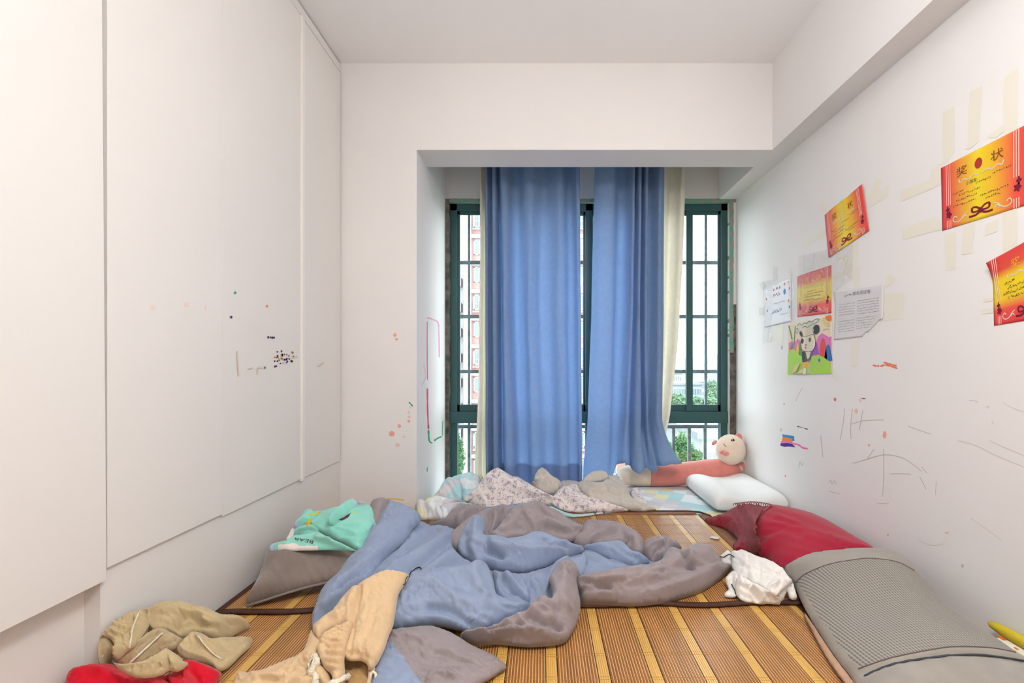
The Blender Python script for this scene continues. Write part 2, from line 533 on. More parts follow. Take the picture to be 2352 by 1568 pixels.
# ---------------------------------------------------------------- curtains
M['blue'] = mat('blue_curtain_cloth', 'adc6e6', 0.8, var=0.06, vscale=40, bump=.06, bscale=400, trans=.58, sheen=.2, stretch=(1, 1, 1))
M['cream'] = mat('cream_curtain_cloth', 'fbf7ec', 0.8, var=0.04, vscale=30, bump=.05, bscale=300, trans=.45)
def lerp_tab(tab, x):
    xs = [t[0] for t in tab]
    ys = [t[1] for t in tab]
    return np.interp(x, xs, ys)
def smooth_tab(tab, n):
    """smooth curve through (px, depth) control points, sampled n times by arc index"""
    pts = crom([np.array(t, float) for t in tab], 10)
    pts = np.array(pts)
    d = np.concatenate([[0], np.cumsum(np.hypot(np.diff(pts[:, 0]), np.diff(pts[:, 1] * 400)))])
    s = np.linspace(0, d[-1], n)
    return np.interp(s, d, pts[:, 0]), np.interp(s, d, pts[:, 1])
def curtain_sheet(name, secs, hem, yc, m, parent, nu=150, nv=70, thick=.0016, wob=.004, tail=None, zbase=0.0):
    """secs: list of (py, [(px, depth toward camera in m)...]); hem: [(px, py)] lower edge"""
    rows = []
    for py, tab in secs:
        rows.append((py, *smooth_tab(tab, nu)))
    pys = [r[0] for r in rows]
    V = []
    for j in range(nv + 1):
        t = j / nv
        for i in range(nu):
            pxb = rows[-1][1][i]
            hpy = lerp_tab(hem, pxb)
            py = pys[0] + (hpy - pys[0]) * t
            pcl = min(max(py, pys[0]), pys[-1])
            px = np.interp(pcl, pys, [r[1][i] for r in rows])
            dp = np.interp(pcl, pys, [r[2][i] for r in rows])
            y = yc - 1.35 * dp + wob * noise.noise((px * .03, py * .004, 2.0))
            x, _, z = on_y(px, py, yc)
            x += .003 * noise.noise((px * .02, py * .006, 5.0))
            if tail:
                x, y, z = tail(i / (nu - 1), t, x, y, z)
            V.append((x, y, z))
    Fa = [(j * nu + i, j * nu + i + 1, (j + 1) * nu + i + 1, (j + 1) * nu + i) for j in range(nv) for i in range(nu - 1)]
    o = mesh(name, V, Fa, m, parent, smooth=True)
    md = o.modifiers.new('thickness', 'SOLIDIFY')
    md.thickness = thick
    md.offset = 0
    return o
YC = 3.08
lc = empty('blue_curtain', on_y(1225, 1095, YC))
tag(lc, 'wide blue curtain panel hanging left of the window mullion to the mattress', 'curtain')
Ltop = [(1113, 0), (1119, .035), (1126, -.03), (1132, .04), (1139, .03), (1142, -.04), (1151, .045), (1166, .03), (1176, -.025), (1193, -.03), (1206, .025), (1224, .03), (1238, -.01), (1256, -.03), (1275, .015), (1290, .03), (1303, -.035), (1316, -.03), (1323, .03), (1331, .02)]
Lmid = [(1115, 0), (1121, .035), (1127, -.03), (1134, .04), (1143, .035), (1150, -.05), (1158, .045), (1170, .035), (1182, -.035), (1200, -.02), (1214, .03), (1228, .01), (1240, -.02), (1262, -.01), (1280, .03), (1296, .02), (1306, -.03), (1320, -.025), (1327, .02), (1333, .015)]
Lbot = [(1116, 0), (1122, .03), (1130, -.03), (1137, .04), (1146, .03), (1153, -.05), (1163, .04), (1180, .04), (1192, -.03), (1212, -.025), (1224, .025), (1240, .025), (1256, -.02), (1272, -.02), (1288, .03), (1302, .015), (1310, -.02), (1326, -.02), (1331, .02), (1337, .015)]
cs = curtain_sheet('panel', [(330, Ltop), (700, Lmid), (1096, Lbot)], [(1100, 1114), (1340, 1112)], YC, M['blue'], lc)
curtain_sheet('hem', [(1066, Lbot), (1096, Lbot)], [(1100, 1113.5), (1340, 1111.5)], YC + .006, M['blue'], lc, nv=6)
rc = empty('blue_curtain', on_y(1440, 1095, YC))
tag(rc, 'bunched blue curtain panel whose hem drapes over the pink plush', 'curtain')
Rtop = [(1367, 0), (1384, .03), (1409, .03), (1424, -.03), (1440, -.03), (1453, .035), (1459, .02), (1461, -.03), (1466, .04), (1472, .03), (1474, -.03), (1480, .04), (1486, .03), (1490, -.04), (1503, -.03), (1512, .035), (1525, .01)]
Rmid = [(1358, 0), (1372, .03), (1402, .03), (1416, -.03), (1432, -.03), (1446, .035), (1452, .02), (1455, -.03), (1461, .04), (1467, .03), (1470, -.03), (1477, .04), (1483, .03), (1489, -.04), (1500, -.03), (1509, .035), (1523, .01)]
Rlow = [(1350, 0), (1370, .03), (1398, .03), (1407, -.03), (1424, -.03), (1436, .03), (1444, .02), (1448, -.035), (1454, .05), (1467, .05), (1473, -.04), (1481, .03), (1487, .02), (1492, -.04), (1496, -.02), (1503, .05), (1517, .03)]
Rbot = [(1340, 0), (1360, .025), (1394, .03), (1404, -.03), (1416, -.03), (1430, .02), (1444, .03), (1449, -.02), (1456, .08), (1472, .09), (1480, .01), (1489, .05), (1494, .07), (1498, .03), (1504, .08), (1516, .09), (1524, .05)]
def rtail(u, t, x, y, z):
    k = max(0.0, (t - .86) / .14)
    if u > .40:
        q = min(1.0, (u - .40) / .12)
        y -= q * .05 * k * k
        x += q * .02 * k * k * math.sin(u * 9)
    if u > .9:
        w = (u - .9) / .1
        x += .09 * w * k * k
    return x, y, z
curtain_sheet('panel', [(330, Rtop), (720, Rmid), (960, Rlow), (1080, Rbot)], [(1330, 1110), (1408, 1108), (1418, 1068), (1432, 1060), (1452, 1071), (1462, 1075), (1474, 1064), (1488, 1077), (1500, 1062), (1512, 1054), (1526, 1056)], YC + .01, M['blue'], rc, tail=rtail)
cl = empty('cream_curtain', on_y(1108, 1090, YC + .08))
tag(cl, 'narrow strip of cream curtain at the left edge of the wide blue panel', 'curtain')
curtain_sheet('panel', [(330, [(1102, 0), (1106, .015), (1111, -.02), (1117, .02), (1130, -.01), (1150, 0)]), (560, [(1103, 0), (1107, .015), (1111, -.02), (1117, .02), (1130, -.01), (1150, 0)]), (900, [(1099, 0), (1104, .015), (1110, -.02), (1117, .02), (1130, -.01), (1150, 0)]), (1095, [(1089, 0), (1098, .02), (1107, -.02), (1118, .02), (1130, -.01), (1150, 0)])], [(1080, 1110), (1160, 1110)], YC + .075, M['cream'], cl, nu=40, nv=40)
cr = empty('cream_curtain', on_y(1535, 1050, YC + .08))
tag(cr, 'cream curtain drawn in behind the bunched blue panel on the right', 'curtain')
curtain_sheet('panel', [(330, [(1470, -.01), (1500, .0), (1527, .02), (1545, -.03), (1558, -.02), (1564, .03), (1573, .02)]), (600, [(1470, -.01), (1498, .0), (1522, .02), (1538, -.03), (1550, -.01), (1556, .03), (1566, .02)]), (800, [(1470, -.01), (1496, .0), (1518, .02), (1531, -.03), (1540, -.01), (1545, .03), (1553, .02)]), (950, [(1468, -.01), (1490, .0), (1512, .01), (1521, -.02), (1528, 0), (1532, .02), (1537, .02)]), (1060, [(1462, -.01), (1478, .0), (1490, .01), (1500, -.01), (1508, 0), (1512, .01), (1516, .01)])], [(1400, 1070), (1530, 1070)], YC + .09, M['cream'], cr, nu=60, nv=60)
rail = box('curtain_rail', (XN + .02, YC - .02, 2.52), (XB - .02, YC + .11, 2.56), M['white_metal'], None, bev=.004)
tag(rail, 'white curtain rail hidden above the lintel, carrying the blue curtains', 'rail')
rail2 = None

# ---------------------------------------------------------------- bamboo mats
M['sl_dark'] = mat('brown_bamboo_slat', '9e653e', 0.30, var=0.25, vscale=5, spec=.6, stretch=(6, .6, 1))
M['sl_tan'] = mat('golden_bamboo_slat', 'e6b46c', 0.30, var=0.18, vscale=5, spec=.6, stretch=(6, .6, 1))
M['sl_yel'] = mat('yellow_bamboo_slat', 'e6b662', 0.30, var=0.16, vscale=5, spec=.6, stretch=(8, .6, 1))
M['sl_blk'] = mat('black_bamboo_slat', '2c2a22', 0.4)
M['bind'] = mat('brown_mat_binding', '55372b', 0.75, var=.2, vscale=30, bump=.3, bscale=200)
M['bind2'] = mat('tan_mat_hem_cloth', '9a6a3c', 0.55, col2='8a5a48', vscale=40, bump=.2, bscale=120)
M['thread'] = mat('mat_stitch_thread', 'c48f48', 0.6)
def make_mat(root, x0, x1, yf, yb, ztop, c0, period, thick=.004):
    """bands of real bamboo slats running away from the camera; yf/yb give the front and back edge at x"""
    zb = ztop - thick
    ycell = 6
    def band(name, slats):
        V, Fa, fm = [], [], []
        for (a, b, mi, h) in slats:
            a, b = max(a, x0), min(b, x1)
            if b - a < .0008:
                continue
            bv = min(.0009, (b - a) * .3)
            k = len(V)
            for j in range(2):
                for (x, z) in ((a, zb), (a, ztop - .0012 + h), (a + bv, ztop + h), (b - bv, ztop + h), (b, ztop - .0012 + h), (b, zb)):
                    V.append((x, yf(x) if j == 0 else yb(x), z))
            for q in range(5):
                Fa.append((k + q, k + q + 6, k + q + 7, k + q + 1)[::-1])
                fm.append(mi)
            Fa.append(tuple(k + q for q in range(6))[::-1]); fm.append(mi)
            Fa.append(tuple(k + 6 + q for q in range(6))); fm.append(mi)
        if V:
            return mesh(name, V, Fa, [M['sl_dark'], M['sl_tan'], M['sl_yel'], M['sl_blk']], root, fm=fm)
    k0 = int(math.floor((x0 - c0) / period)) - 1
    k1 = int(math.ceil((x1 - c0) / period)) + 1
    for k in range(k0, k1 + 1):
        c = c0 + k * period
        w = .031
        sl = [(c - w / 2 - .0022, c - w / 2, 3, -.0006)]
        n = 5
        for i in range(n):
            sl.append((c - w / 2 + i * w / n, c - w / 2 + (i + 1) * w / n, 2, 0))
        sl.append((c + w / 2, c + w / 2 + .0022, 3, -.0006))
        if c + w / 2 > x0 and c - w / 2 < x1:
            band('light_slat_band', sl)
        a, b = c + w / 2 + .0022, c + period - w / 2 - .0022
        n = 13
        s = (b - a) / n
        sl = []
        for i in range(n):
            sl.append((a + i * s, a + i * s + s * .56, 0, 0))
            sl.append((a + i * s + s * .56, a + (i + 1) * s, 1, -.0002))
        if b > x0 and a < x1:
            band('dark_slat_band', sl)
def ribbon3(name, pts, half, zt, m, parent, thick=.003):
    """flat cloth strip along ground points with thickness"""
    V, Fa = [], []
    P = [Vector(p) for p in pts]
    for i, p in enumerate(P):
        t = (P[min(i + 1, len(P) - 1)] - P[max(i - 1, 0)])
        t.z = 0
        t.normalize()
        nrm = Vector((-t.y, t.x, 0))
        V += [p + nrm * half + Vector((0, 0, -thick)), p + nrm * half * .9 + Vector((0, 0, zt)), p - nrm * half * .9 + Vector((0, 0, zt)), p - nrm * half + Vector((0, 0, -thick))]
        if i:
            k = 4 * i
            for q in range(4):
                q2 = (q + 1) % 4
                Fa.append((k - 4 + q, k + q, k + q2, k - 4 + q2))
    n = len(P) - 1
    Fa += [(0, 1, 2, 3), (4 * n + 3, 4 * n + 2, 4 * n + 1, 4 * n)]
    return mesh(name, V, Fa, m, parent, smooth=True)
lm = empty('bamboo_mat', (-.1, 1.2, ZF))
tag(lm, 'striped bamboo sleeping mat nearest the camera, its far edge under the other mat', 'mat')
MX0, MX1 = -1.14, .925
make_mat(lm, MX0, MX1, lambda x: .55, lambda x: 1.72, -.0065, .1766, .148)
for y in (.62, .74, .86, .98, 1.10, 1.22, 1.34, 1.46, 1.56):
    for d in (0, .011):
        pts = [(MX0 + .01 + i * .03, y + d + .006 * noise.noise((i * .21, y * 9, d * 5)) + .02 * noise.noise((i * .03, y * 7, 4)), -.0062) for i in range(68)]
        ribbon3('stitch_thread', pts, .0006, .0001, M['thread'], lm, .0004)
ribbon3('side_binding', [(.945, .55, -.007), (.945, 1.2, -.007), (.945, 1.74, -.007)], .022, .002, M['bind'], lm)
um = empty('bamboo_mat', (-.1, 2.1, ZF))
tag(um, 'striped bamboo sleeping mat under the duvet, reaching to the window bay', 'mat')
ff = lambda x: 1.558 + (x + 1.148) * .033 + .006 * math.sin(x * 7) + .006 * math.sin(x * 17 + 1)
UB = 2.575
make_mat(um, MX0, .905, lambda x: ff(x) + .008, lambda x: UB, 0.0, .446, .150)
for y in (1.68, 1.80, 1.92, 2.04, 2.16, 2.28, 2.40, 2.5):
    for d in (0, .011):
        pts = [(MX0 + .01 + i * .03, y + d + .006 * noise.noise((i * .21, y * 9, d * 5)), .0003) for i in range(67)]
        ribbon3('stitch_thread', pts, .0006, .0001, M['thread'], um, .0004)
fb = [(MX0 + i * .0412, ff(MX0 + i * .0412), .001 + .003 * abs(noise.noise((i * .3, 0, 0)))) for i in range(52)]
ribbon3('front_binding', fb, .0115, .0045, M['bind'], um, .004)
ribbon3('side_hem', [(.935, ff(.93) + .01, .0), (.935, 2.1, .0), (.937, UB, .0)], .030, .003, M['bind2'], um)
ribbon3('back_hem', [(MX0, UB + .02, .0), (-.3, UB + .02, .002), (.3, UB + .022, .001), (.9, UB + .022, .001)], .026, .003, M['bind2'], um)
ribbon3('edge_piping', [(MX0, UB + .045, .001), (-.1, UB + .05, .004), (.4, UB + .052, .003), (.86, UB + .05, .003), (.93, UB + .035, .003), (.965, UB - .02, .002), (.968, 2.2, .001), (.968, ff(.96), .001)], .006, .0045, M['bind'], um)
ribbon3('side_binding', [(MX0 + .004, ff(MX0), .0), (MX0 + .004, 2.1, .0), (MX0 + .004, UB, .0)], .010, .005, M['bind'], um)
ribbon3('mat_tag', [on_z(1632, 1232, .004), on_z(1652, 1236, .006)], .017, .0008, mat('white_mat_tag', 'e8e2dc', .7), um, .0006)
# ---------------------------------------------------------------- soft goods
def in_poly(P, poly):
    x, y = P[:, 0], P[:, 1]
    n = len(poly)
    ins = np.zeros(len(P), bool)
    for i in range(n):
        x1, y1 = poly[i][0], poly[i][1]
        x2, y2 = poly[i - 1][0], poly[i - 1][1]
        c = ((y1 > y) != (y2 > y)) & (x < (x2 - x1) * (y - y1) / (y2 - y1 + 1e-12) + x1)
        ins ^= c
    return ins
def seg_dist(P, L, closed=False):
    """distance of points P to polyline L"""
    L = np.asarray(L, float)[:, :2]
    A = L if closed else L[:-1]
    B = np.roll(L, -1, 0) if closed else L[1:]
    best = np.full(len(P), 1e9)
    for a, b in zip(A, B):
        ab = b - a
        t = np.clip(((P - a) @ ab) / (ab @ ab + 1e-12), 0, 1)
        d = np.hypot(P[:, 0] - a[0] - t * ab[0], P[:, 1] - a[1] - t * ab[1])
        np.minimum(best, d, out=best)
    return best
def resample(O, step):
    O = np.vstack([O, O[:1]])
    d = np.concatenate([[0], np.cumsum(np.hypot(np.diff(O[:, 0]), np.diff(O[:, 1])))])
    n = max(8, int(d[-1] / step))
    s = np.linspace(0, d[-1], n, endpoint=False)
    return np.stack([np.interp(s, d, O[:, k]) for k in range(O.shape[1])], 1)
class Cloth:
    """a crumpled cloth thing made of overlapping folds; every fold is a closed, thick, rounded piece"""
    def __init__(s):
        s.V, s.F, s.fm = [], [], []
    def fold(s, outline, m=0, infl=.04, w=40, res=5.0, folds=(), wr=(), under=.6, regions=(), zmin=.005, lean=.5, sharp=False, seed=0, fine=.009):
        """outline: (px, py, height) around the fold; infl: loft of its padding in m; w: rounding width
        folds: (polyline, height, width) ridges and valleys; wr: (angle, length, width, height) wrinkle fields"""
        O = np.array(outline, float)
        if not sharp:
            O = np.array(crom(O, 8, True))
        O = resample(O, res)
        x0, y0 = O[:, :2].min(0)
        x1, y1 = O[:, :2].max(0)
        gx_ = []
        row = 0
        yy = y0
        while yy < y1:
            xs = np.arange(x0 + (res * .5 if row % 2 else 0), x1, res)
            gx_.append(np.stack([xs, np.full_like(xs, yy)], 1))
            yy += res * .87
            row += 1
        G = np.vstack(gx_)
        G = G[in_poly(G, O)]
        G = G[seg_dist(G, O, True) > res * .55]
        pts = [Vector((a, b)) for a, b in np.vstack([O[:, :2], G])]
        n = len(O)
        vv, _, ff_, _, _, _ = delaunay_2d_cdt(pts, [(i, (i + 1) % n) for i in range(n)], [], 1, 1e-5)
        P = np.array([(q.x, q.y) for q in vv])
        P2 = P
        d = seg_dist(P, O, True)
        bd = d < 1e-3
        # base height from the outline
        D = np.hypot(P[:, None, 0] - O[None, :, 0], P[:, None, 1] - O[None, :, 1]) + .3
        Wt = D ** -2.2
        z = (Wt * O[None, :, 2]).sum(1) / Wt.sum(1)
        t = np.clip(d / w, 0, 1)
        disp = infl * np.sqrt(np.clip(1 - (1 - t) ** 2, 0, 1))
        nrm = np.array((0, -lean, math.sqrt(1 - lean * lean)))
        Yb = (CAMH - z) * F / (P[:, 1] - CY)
        B = np.stack([(P[:, 0] - CX) / F * Yb, Yb, z], 1)
        T0 = B + disp[:, None] * nrm
        P = np.stack([CX + T0[:, 0] * F / T0[:, 1], CY - (T0[:, 2] - CAMH) * F / T0[:, 1]], 1)
        fade = np.clip(d / (res * 2.5), 0, 1)
        extra = np.zeros(len(P))
        for pl, h, ww in folds:
            pl = crom(pl, 6) if len(pl) > 2 else pl
            q = seg_dist(P, pl)
            extra += 1.3 * h * np.exp(-(q / ww) ** 2)
        for (ang, Lw, Ww, h) in wr:
            ca, sa = math.cos(math.radians(ang)), math.sin(math.radians(ang))
            for i in range(len(P)):
                a = (P[i, 0] * ca + P[i, 1] * sa)
                b = (-P[i, 0] * sa + P[i, 1] * ca)
                wv = noise.noise((a / Lw * .7, b / Lw * .7, seed + 11.0)) * .9
                v1 = noise.noise((a / Lw + 3.1 * seed, b / Ww + wv, seed + .5))
                extra[i] += h * (.55 - 1.7 * abs(v1)) if h > 0 else -h * v1
        if fine and len(O) > 24:
            rn = random.Random(seed * 31 + int(x0))
            base = math.radians(wr[0][0]) if wr else math.atan2(y1 - y0, x1 - x0)
            for _ in range(int(fine / .009 * len(P) / 110)):
                q = P[rn.randrange(len(P))]
                an = base + rn.gauss(0, .5)
                Ls = rn.uniform(18, 60)
                cv = rn.uniform(-.5, .5)
                st = [(q[0] + s_ * Ls * math.cos(an + cv * s_), q[1] + s_ * Ls * math.sin(an + cv * s_) * .75) for s_ in (-1, -.5, 0, .5, 1)]
                A = np.array(st)
                box_ = (P[:, 0] > A[:, 0].min() - 20) & (P[:, 0] < A[:, 0].max() + 20) & (P[:, 1] > A[:, 1].min() - 20) & (P[:, 1] < A[:, 1].max() + 20)
                ii = np.where(box_)[0]
                if len(ii) == 0:
                    continue
                t_ = np.hypot(P[ii, 0] - q[0], P[ii, 1] - q[1]) / Ls
                dd = seg_dist(P[ii], A)
                ww = rn.uniform(.75, 1.3) * max(res, 3.0)
                hh = rn.uniform(.45, 1.0) * fine * .62
                extra[ii] += hh * np.clip(1 - t_ * t_, 0, 1) * (np.exp(-(dd / ww) ** 2) - .55 * np.exp(-((dd - 2.0 * ww) / ww) ** 2))
        if fine:
            for i in range(len(P)):
                a1 = noise.noise((P[i, 0] * .013 + seed * 3.3, P[i, 1] * .016, 7.0)) * 3.0      # crease direction wanders
                ca, sa = math.cos(a1), math.sin(a1)
                a = P[i, 0] * ca + P[i, 1] * sa
                b = -P[i, 0] * sa + P[i, 1] * ca
                v1 = noise.noise((a / 70.0, b / 14.0, seed + 21.0))
                msk = max(0.0, noise.noise((P[i, 0] * .02, P[i, 1] * .024, seed + 31.0)) + .35)
                extra[i] += fine * msk * (.4 - 2.2 * abs(v1))
        disp = disp + extra * fade
        T = B + disp[:, None] * nrm
        U = B - (np.maximum(disp, 0) * under)[:, None] * nrm
        U[:, 2] = np.maximum(U[:, 2], zmin)
        T[:, 2] = np.maximum(T[:, 2], zmin)
        k = len(s.V)
        nP = len(P)
        s.V += [tuple(q) for q in T]
        mp = np.arange(nP)
        ui = np.where(~bd)[0]
        mp[ui] = nP + np.arange(len(ui))
        s.V += [tuple(q) for q in U[ui]]
        mi = np.full(len(ff_), m)
        if regions and len(ff_):
            C = np.array([P[list(q)].mean(0) for q in ff_])
            for poly, rm in regions:
                mi[in_poly(C, poly)] = rm
        for q, mm in zip(ff_, mi):
            a, b, c = q[:3]
            e1, e2 = P2[b] - P2[a], P2[c] - P2[a]
            if e1[0] * e2[1] - e1[1] * e2[0] > 0:      # image y points down
                a, b, c = a, c, b
            s.F.append((k + a, k + b, k + c)); s.fm.append(int(mm))
            s.F.append((k + int(mp[a]), k + int(mp[c]), k + int(mp[b]))); s.fm.append(int(mm))
        return s
    def build(s, name, mats, parent=None):
        o = mesh(name, s.V, s.F, mats, parent, smooth=True, fm=s.fm)
        return o
    def bvh(s):
        return BVHTree.FromPolygons([Vector(v) for v in s.V], s.F)
def hit(bvh, px, py, off=.001):
    """where the cloth's surface lies at this spot, slightly above it"""
    d = Vector(((px - CX) / F, 1.0, -(py - CY) / F)).normalized()
    loc, nrm, _, _ = bvh.ray_cast(Vector((0, 0, CAMH)), d)
    if loc is None:
        return None
    if nrm.dot(d) > 0:
        nrm = -nrm
    return loc + nrm * off
def stamp(name, poly, bvh, m, parent, off=.0012, step=2.5):
    """flat printed or sewn shape lying on a cloth"""
    O = resample(np.array(poly, float), step)
    x0, y0 = O.min(0); x1, y1 = O.max(0)
    xs, ys = np.meshgrid(np.arange(x0, x1, step), np.arange(y0, y1, step))
    G = np.stack([xs.ravel(), ys.ravel()], 1)
    if len(G):
        G = G[in_poly(G, O)]
        G = G[seg_dist(G, O, True) > step * .5] if len(G) else G
    pts = [Vector(p) for p in (np.vstack([O, G]) if len(G) else O)]
    n = len(O)
    vv, _, ff_, _, _, _ = delaunay_2d_cdt(pts, [(i, (i + 1) % n) for i in range(n)], [], 1, 1e-5)
    V, ok = [], []
    for q in vv:
        h = hit(bvh, q.x, q.y, off)
        ok.append(h is not None)
        V.append(h if h is not None else Vector((0, 0, 0)))
    Fa = [tuple(q)[::-1] for q in ff_ if all(ok[i] for i in q)]
    used = sorted({i for q in Fa for i in q})
    if not used:
        return None
    mpv = {u: i for i, u in enumerate(used)}
    return mesh(name, [V[u] for u in used], [tuple(mpv[i] for i in q) for q in Fa], m, parent, smooth=True)
def cord(name, pts, bvh, r, m, parent, off=.001, n=8, dense=True):
    P = []
    for q in (crom(pts, n) if len(pts) > 2 else pts):
        h = hit(bvh, q[0], q[1], off)
        if h is not None:
            P.append(h)
    if len(P) > 1:
        return tube(name, P, r, m, parent, seg=6)

def cloth_mat(name, col, rough=.85, var=.06, sheen=.25, weave=900, bump=.05, col2=None, vscale=25, trans=0.0):
    return mat(name, col, rough, var=var, vscale=vscale, bump=bump, bscale=weave, spec=.2, sheen=sheen, col2=col2, trans=trans)
def plaid(name, scale, cols):
    m, n, l, p = newmat(name)
    tc = n.new('ShaderNodeTexCoord')
    mp = n.new('ShaderNodeMapping')
    mp.inputs['Rotation'].default_value = (.2, .1, .5)
    l.new(tc.outputs['Object'], mp.inputs[0])
    sn = n.new('ShaderNodeVectorMath'); sn.operation = 'SNAP'
    sn.inputs[1].default_value = scale
    l.new(mp.outputs[0], sn.inputs[0])
    wn = n.new('ShaderNodeTexWhiteNoise'); wn.noise_dimensions = '3D'
    l.new(sn.outputs[0], wn.inputs['Vector'])
    r = n.new('ShaderNodeValToRGB')
    r.color_ramp.interpolation = 'CONSTANT'
    for i, c in enumerate(cols):
        e = r.color_ramp.elements[i] if i < 2 else r.color_ramp.elements.new(i / len(cols))
        e.position = i / len(cols)
        e.color = lin(c)
    l.new(wn.outputs['Value'], r.inputs[0])
    l.new(r.outputs[0], p.inputs['Base Color'])
    p.inputs['Roughness'].default_value = .85
    p.inputs['Specular IOR Level'].default_value = .2
    return m
def floral(name):
    m, n, l, p = newmat(name)
    tc = n.new('ShaderNodeTexCoord')
    t1 = n.new('ShaderNodeTexNoise'); t1.inputs['Scale'].default_value = 170; t1.inputs['Detail'].default_value = 3
    t2 = n.new('ShaderNodeTexNoise'); t2.inputs['Scale'].default_value = 38
    vo = n.new('ShaderNodeTexVoronoi'); vo.inputs['Scale'].default_value = 45
    for t in (t1, t2, vo):
        l.new(tc.outputs['Object'], t.inputs['Vector'])
    a = n.new('ShaderNodeMath'); a.operation = 'ADD'
    l.new(t1.outputs['Fac'], a.inputs[0]); l.new(t2.outputs['Fac'], a.inputs[1])
    r = n.new('ShaderNodeValToRGB')
    r.color_ramp.elements[0].position = 1.03 / 2; r.color_ramp.elements[0].color = lin('efe6e0')
    r.color_ramp.elements[1].position = 1.17 / 2; r.color_ramp.elements[1].color = lin('ab94aa')
    h = n.new('ShaderNodeMath'); h.operation = 'MULTIPLY'; h.inputs[1].default_value = .5
    l.new(a.outputs[0], h.inputs[0]); l.new(h.outputs[0], r.inputs[0])
    l.new(r.outputs[0], p.inputs['Base Color'])
    p.inputs['Roughness'].default_value = .9
    p.inputs['Sheen Weight'].default_value = .2
    return m
M['duv_b'] = cloth_mat('duvet_blue_side', '92a0ba', .62, var=.05, sheen=.15, weave=260, bump=.10)
M['duv_m'] = cloth_mat('duvet_mauve_side', '9b9092', .60, var=.05, sheen=.15, weave=260, bump=.10)
M['mint'] = cloth_mat('mint_fleece', '92dccb', .95, var=.06, sheen=.5, weave=500, bump=.2)
M['fleece_w'] = cloth_mat('white_fleece', 'efe6df', .95, sheen=.4)
M['fleece_l'] = cloth_mat('pale_blue_trim', 'b4cbe0', .95, sheen=.3)
M['maroon'] = cloth_mat('maroon_print', '5a2740', .9)
M['yellowp'] = cloth_mat('yellow_print', 'e2cf3a', .9)
M['orangep'] = cloth_mat('orange_print', 'd29a35', .9)
M['suede'] = cloth_mat('brown_grey_suede', '8b7d74', .95, var=.16, sheen=.45, vscale=12, weave=300, bump=.1)
M['suede_d'] = cloth_mat('brown_grey_piping', '8a7c76', .95, sheen=.4)
M['tan'] = cloth_mat('tan_cotton', 'dfc097', .85, var=.06, weave=350, bump=.08)
M['tan_in'] = cloth_mat('tan_cotton_inside_shaded', 'c39c68', .9)  # inside of the waist, with the hollow's shade put into a darker tan
M['khaki'] = cloth_mat('khaki_cotton', 'cbb68d', .88, var=.08, weave=350, bump=.08)
M['khaki_in'] = cloth_mat('khaki_lining', 'c3b08a', .9)
M['red'] = cloth_mat('bright_red_jersey', 'd9102c', .85, var=.08)
M['red2'] = cloth_mat('crimson_sheer_cloth', 'b3223c', .8, var=.1, vscale=10, weave=200, bump=.15)
M['red3'] = cloth_mat('crimson_lace', 'ab1a30', .85, col2='7d0f24', vscale=120, weave=240, bump=.8)
M['whitec'] = cloth_mat('white_cotton', 'efebe5', .85, var=.03, weave=300, bump=.08)
M['black'] = mat('black_cord', '1c1d22', .7)
M['cordw'] = cloth_mat('off_white_drawcord', 'f0e6cf', .9, bump=.4, weave=250)
M['grey'] = cloth_mat('grey_knit', 'a39c92', .95, var=.10, sheen=.35, vscale=14, weave=420, bump=.15)
M['peach'] = cloth_mat('peach_underside', 'c39c80', .9)
M['gap_shade'] = mat('seam_gap_shade', '474a55', .9)  # dark colour paints the shade in the grey pillow's flap gap
M['stitch'] = mat('plum_stitching', '6e5a5e', .9)
M['floral'] = floral('lilac_floral_cotton')
M['beige'] = cloth_mat('beige_quilt_reverse', 'd3cbc0', .92, var=.06, weave=160, bump=.25)
M['plaid'] = plaid('pastel_check_cotton', (.085, .085, .4), ['e9eef0', 'b6dce0', 'ebe6be', 'd6d3d8', 'eef1f2', 'c8e4e6', 'dfdadb'])
M['foam'] = cloth_mat('white_latex_cover', 'efefec', .7, var=.02, sheen=.1, weave=200, bump=.04)
M['pink'] = cloth_mat('coral_pink_plush', 'e58a7f', .95, sheen=.6, weave=500, bump=.15)
M['pcream'] = cloth_mat('cream_plush', 'f0d9c2', .95, sheen=.6, weave=500, bump=.12)
M['ppink'] = cloth_mat('rose_plush', 'ec8d8a', .95, sheen=.6)

# --- the sheet spread in the window bay
def sheet_grid(name, x0, x1, y0, y1, z, m, nx=110, ny=50, amp=.004):
    V, Fa = [], []
    for j in range(ny + 1):
        for i in range(nx + 1):
            x, y = x0 + (x1 - x0) * i / nx, y0 + (y1 - y0) * j / ny
            h = -.006 + .006 * min(1, max(0, (y - 2.66) / .12)) + min(1, max(0, (y - 2.62) / .1)) * amp * (noise.noise((x * 3 + y * 7, y * 9 - x * 2, 1)) + .6 * noise.noise((x * 9 + y * 14, y * 22 - x * 7, 3)))
            V.append((x, y, z + h))
    for j in range(ny):
        for i in range(nx):
            a = j * (nx + 1) + i
            Fa.append((a, a + 1, a + nx + 2, a + nx + 1))
    o = mesh(name, V, Fa, m, None, smooth=True)
    md = o.modifiers.new('thickness', 'SOLIDIFY'); md.thickness = .006; md.offset = -1
    return o
sh = sheet_grid('bed_sheet', XN + .004, XR - .004, 2.50, 3.305, -.002, M['plaid'])
tag(sh, 'flat pastel checked sheet spread in the window bay under the plush', 'sheet')
c = Cloth()
c.fold([(1035, 1100, .08), (1055, 1090, .11), (1085, 1086, .12), (1103, 1098, .11), (1098, 1130, .07), (1080, 1147, .05), (1060, 1150, .04), (1050, 1130, .05), (1040, 1115, .06)], infl=.03, w=22, res=3, wr=[(115, 60, 14, .014)], seed=1)
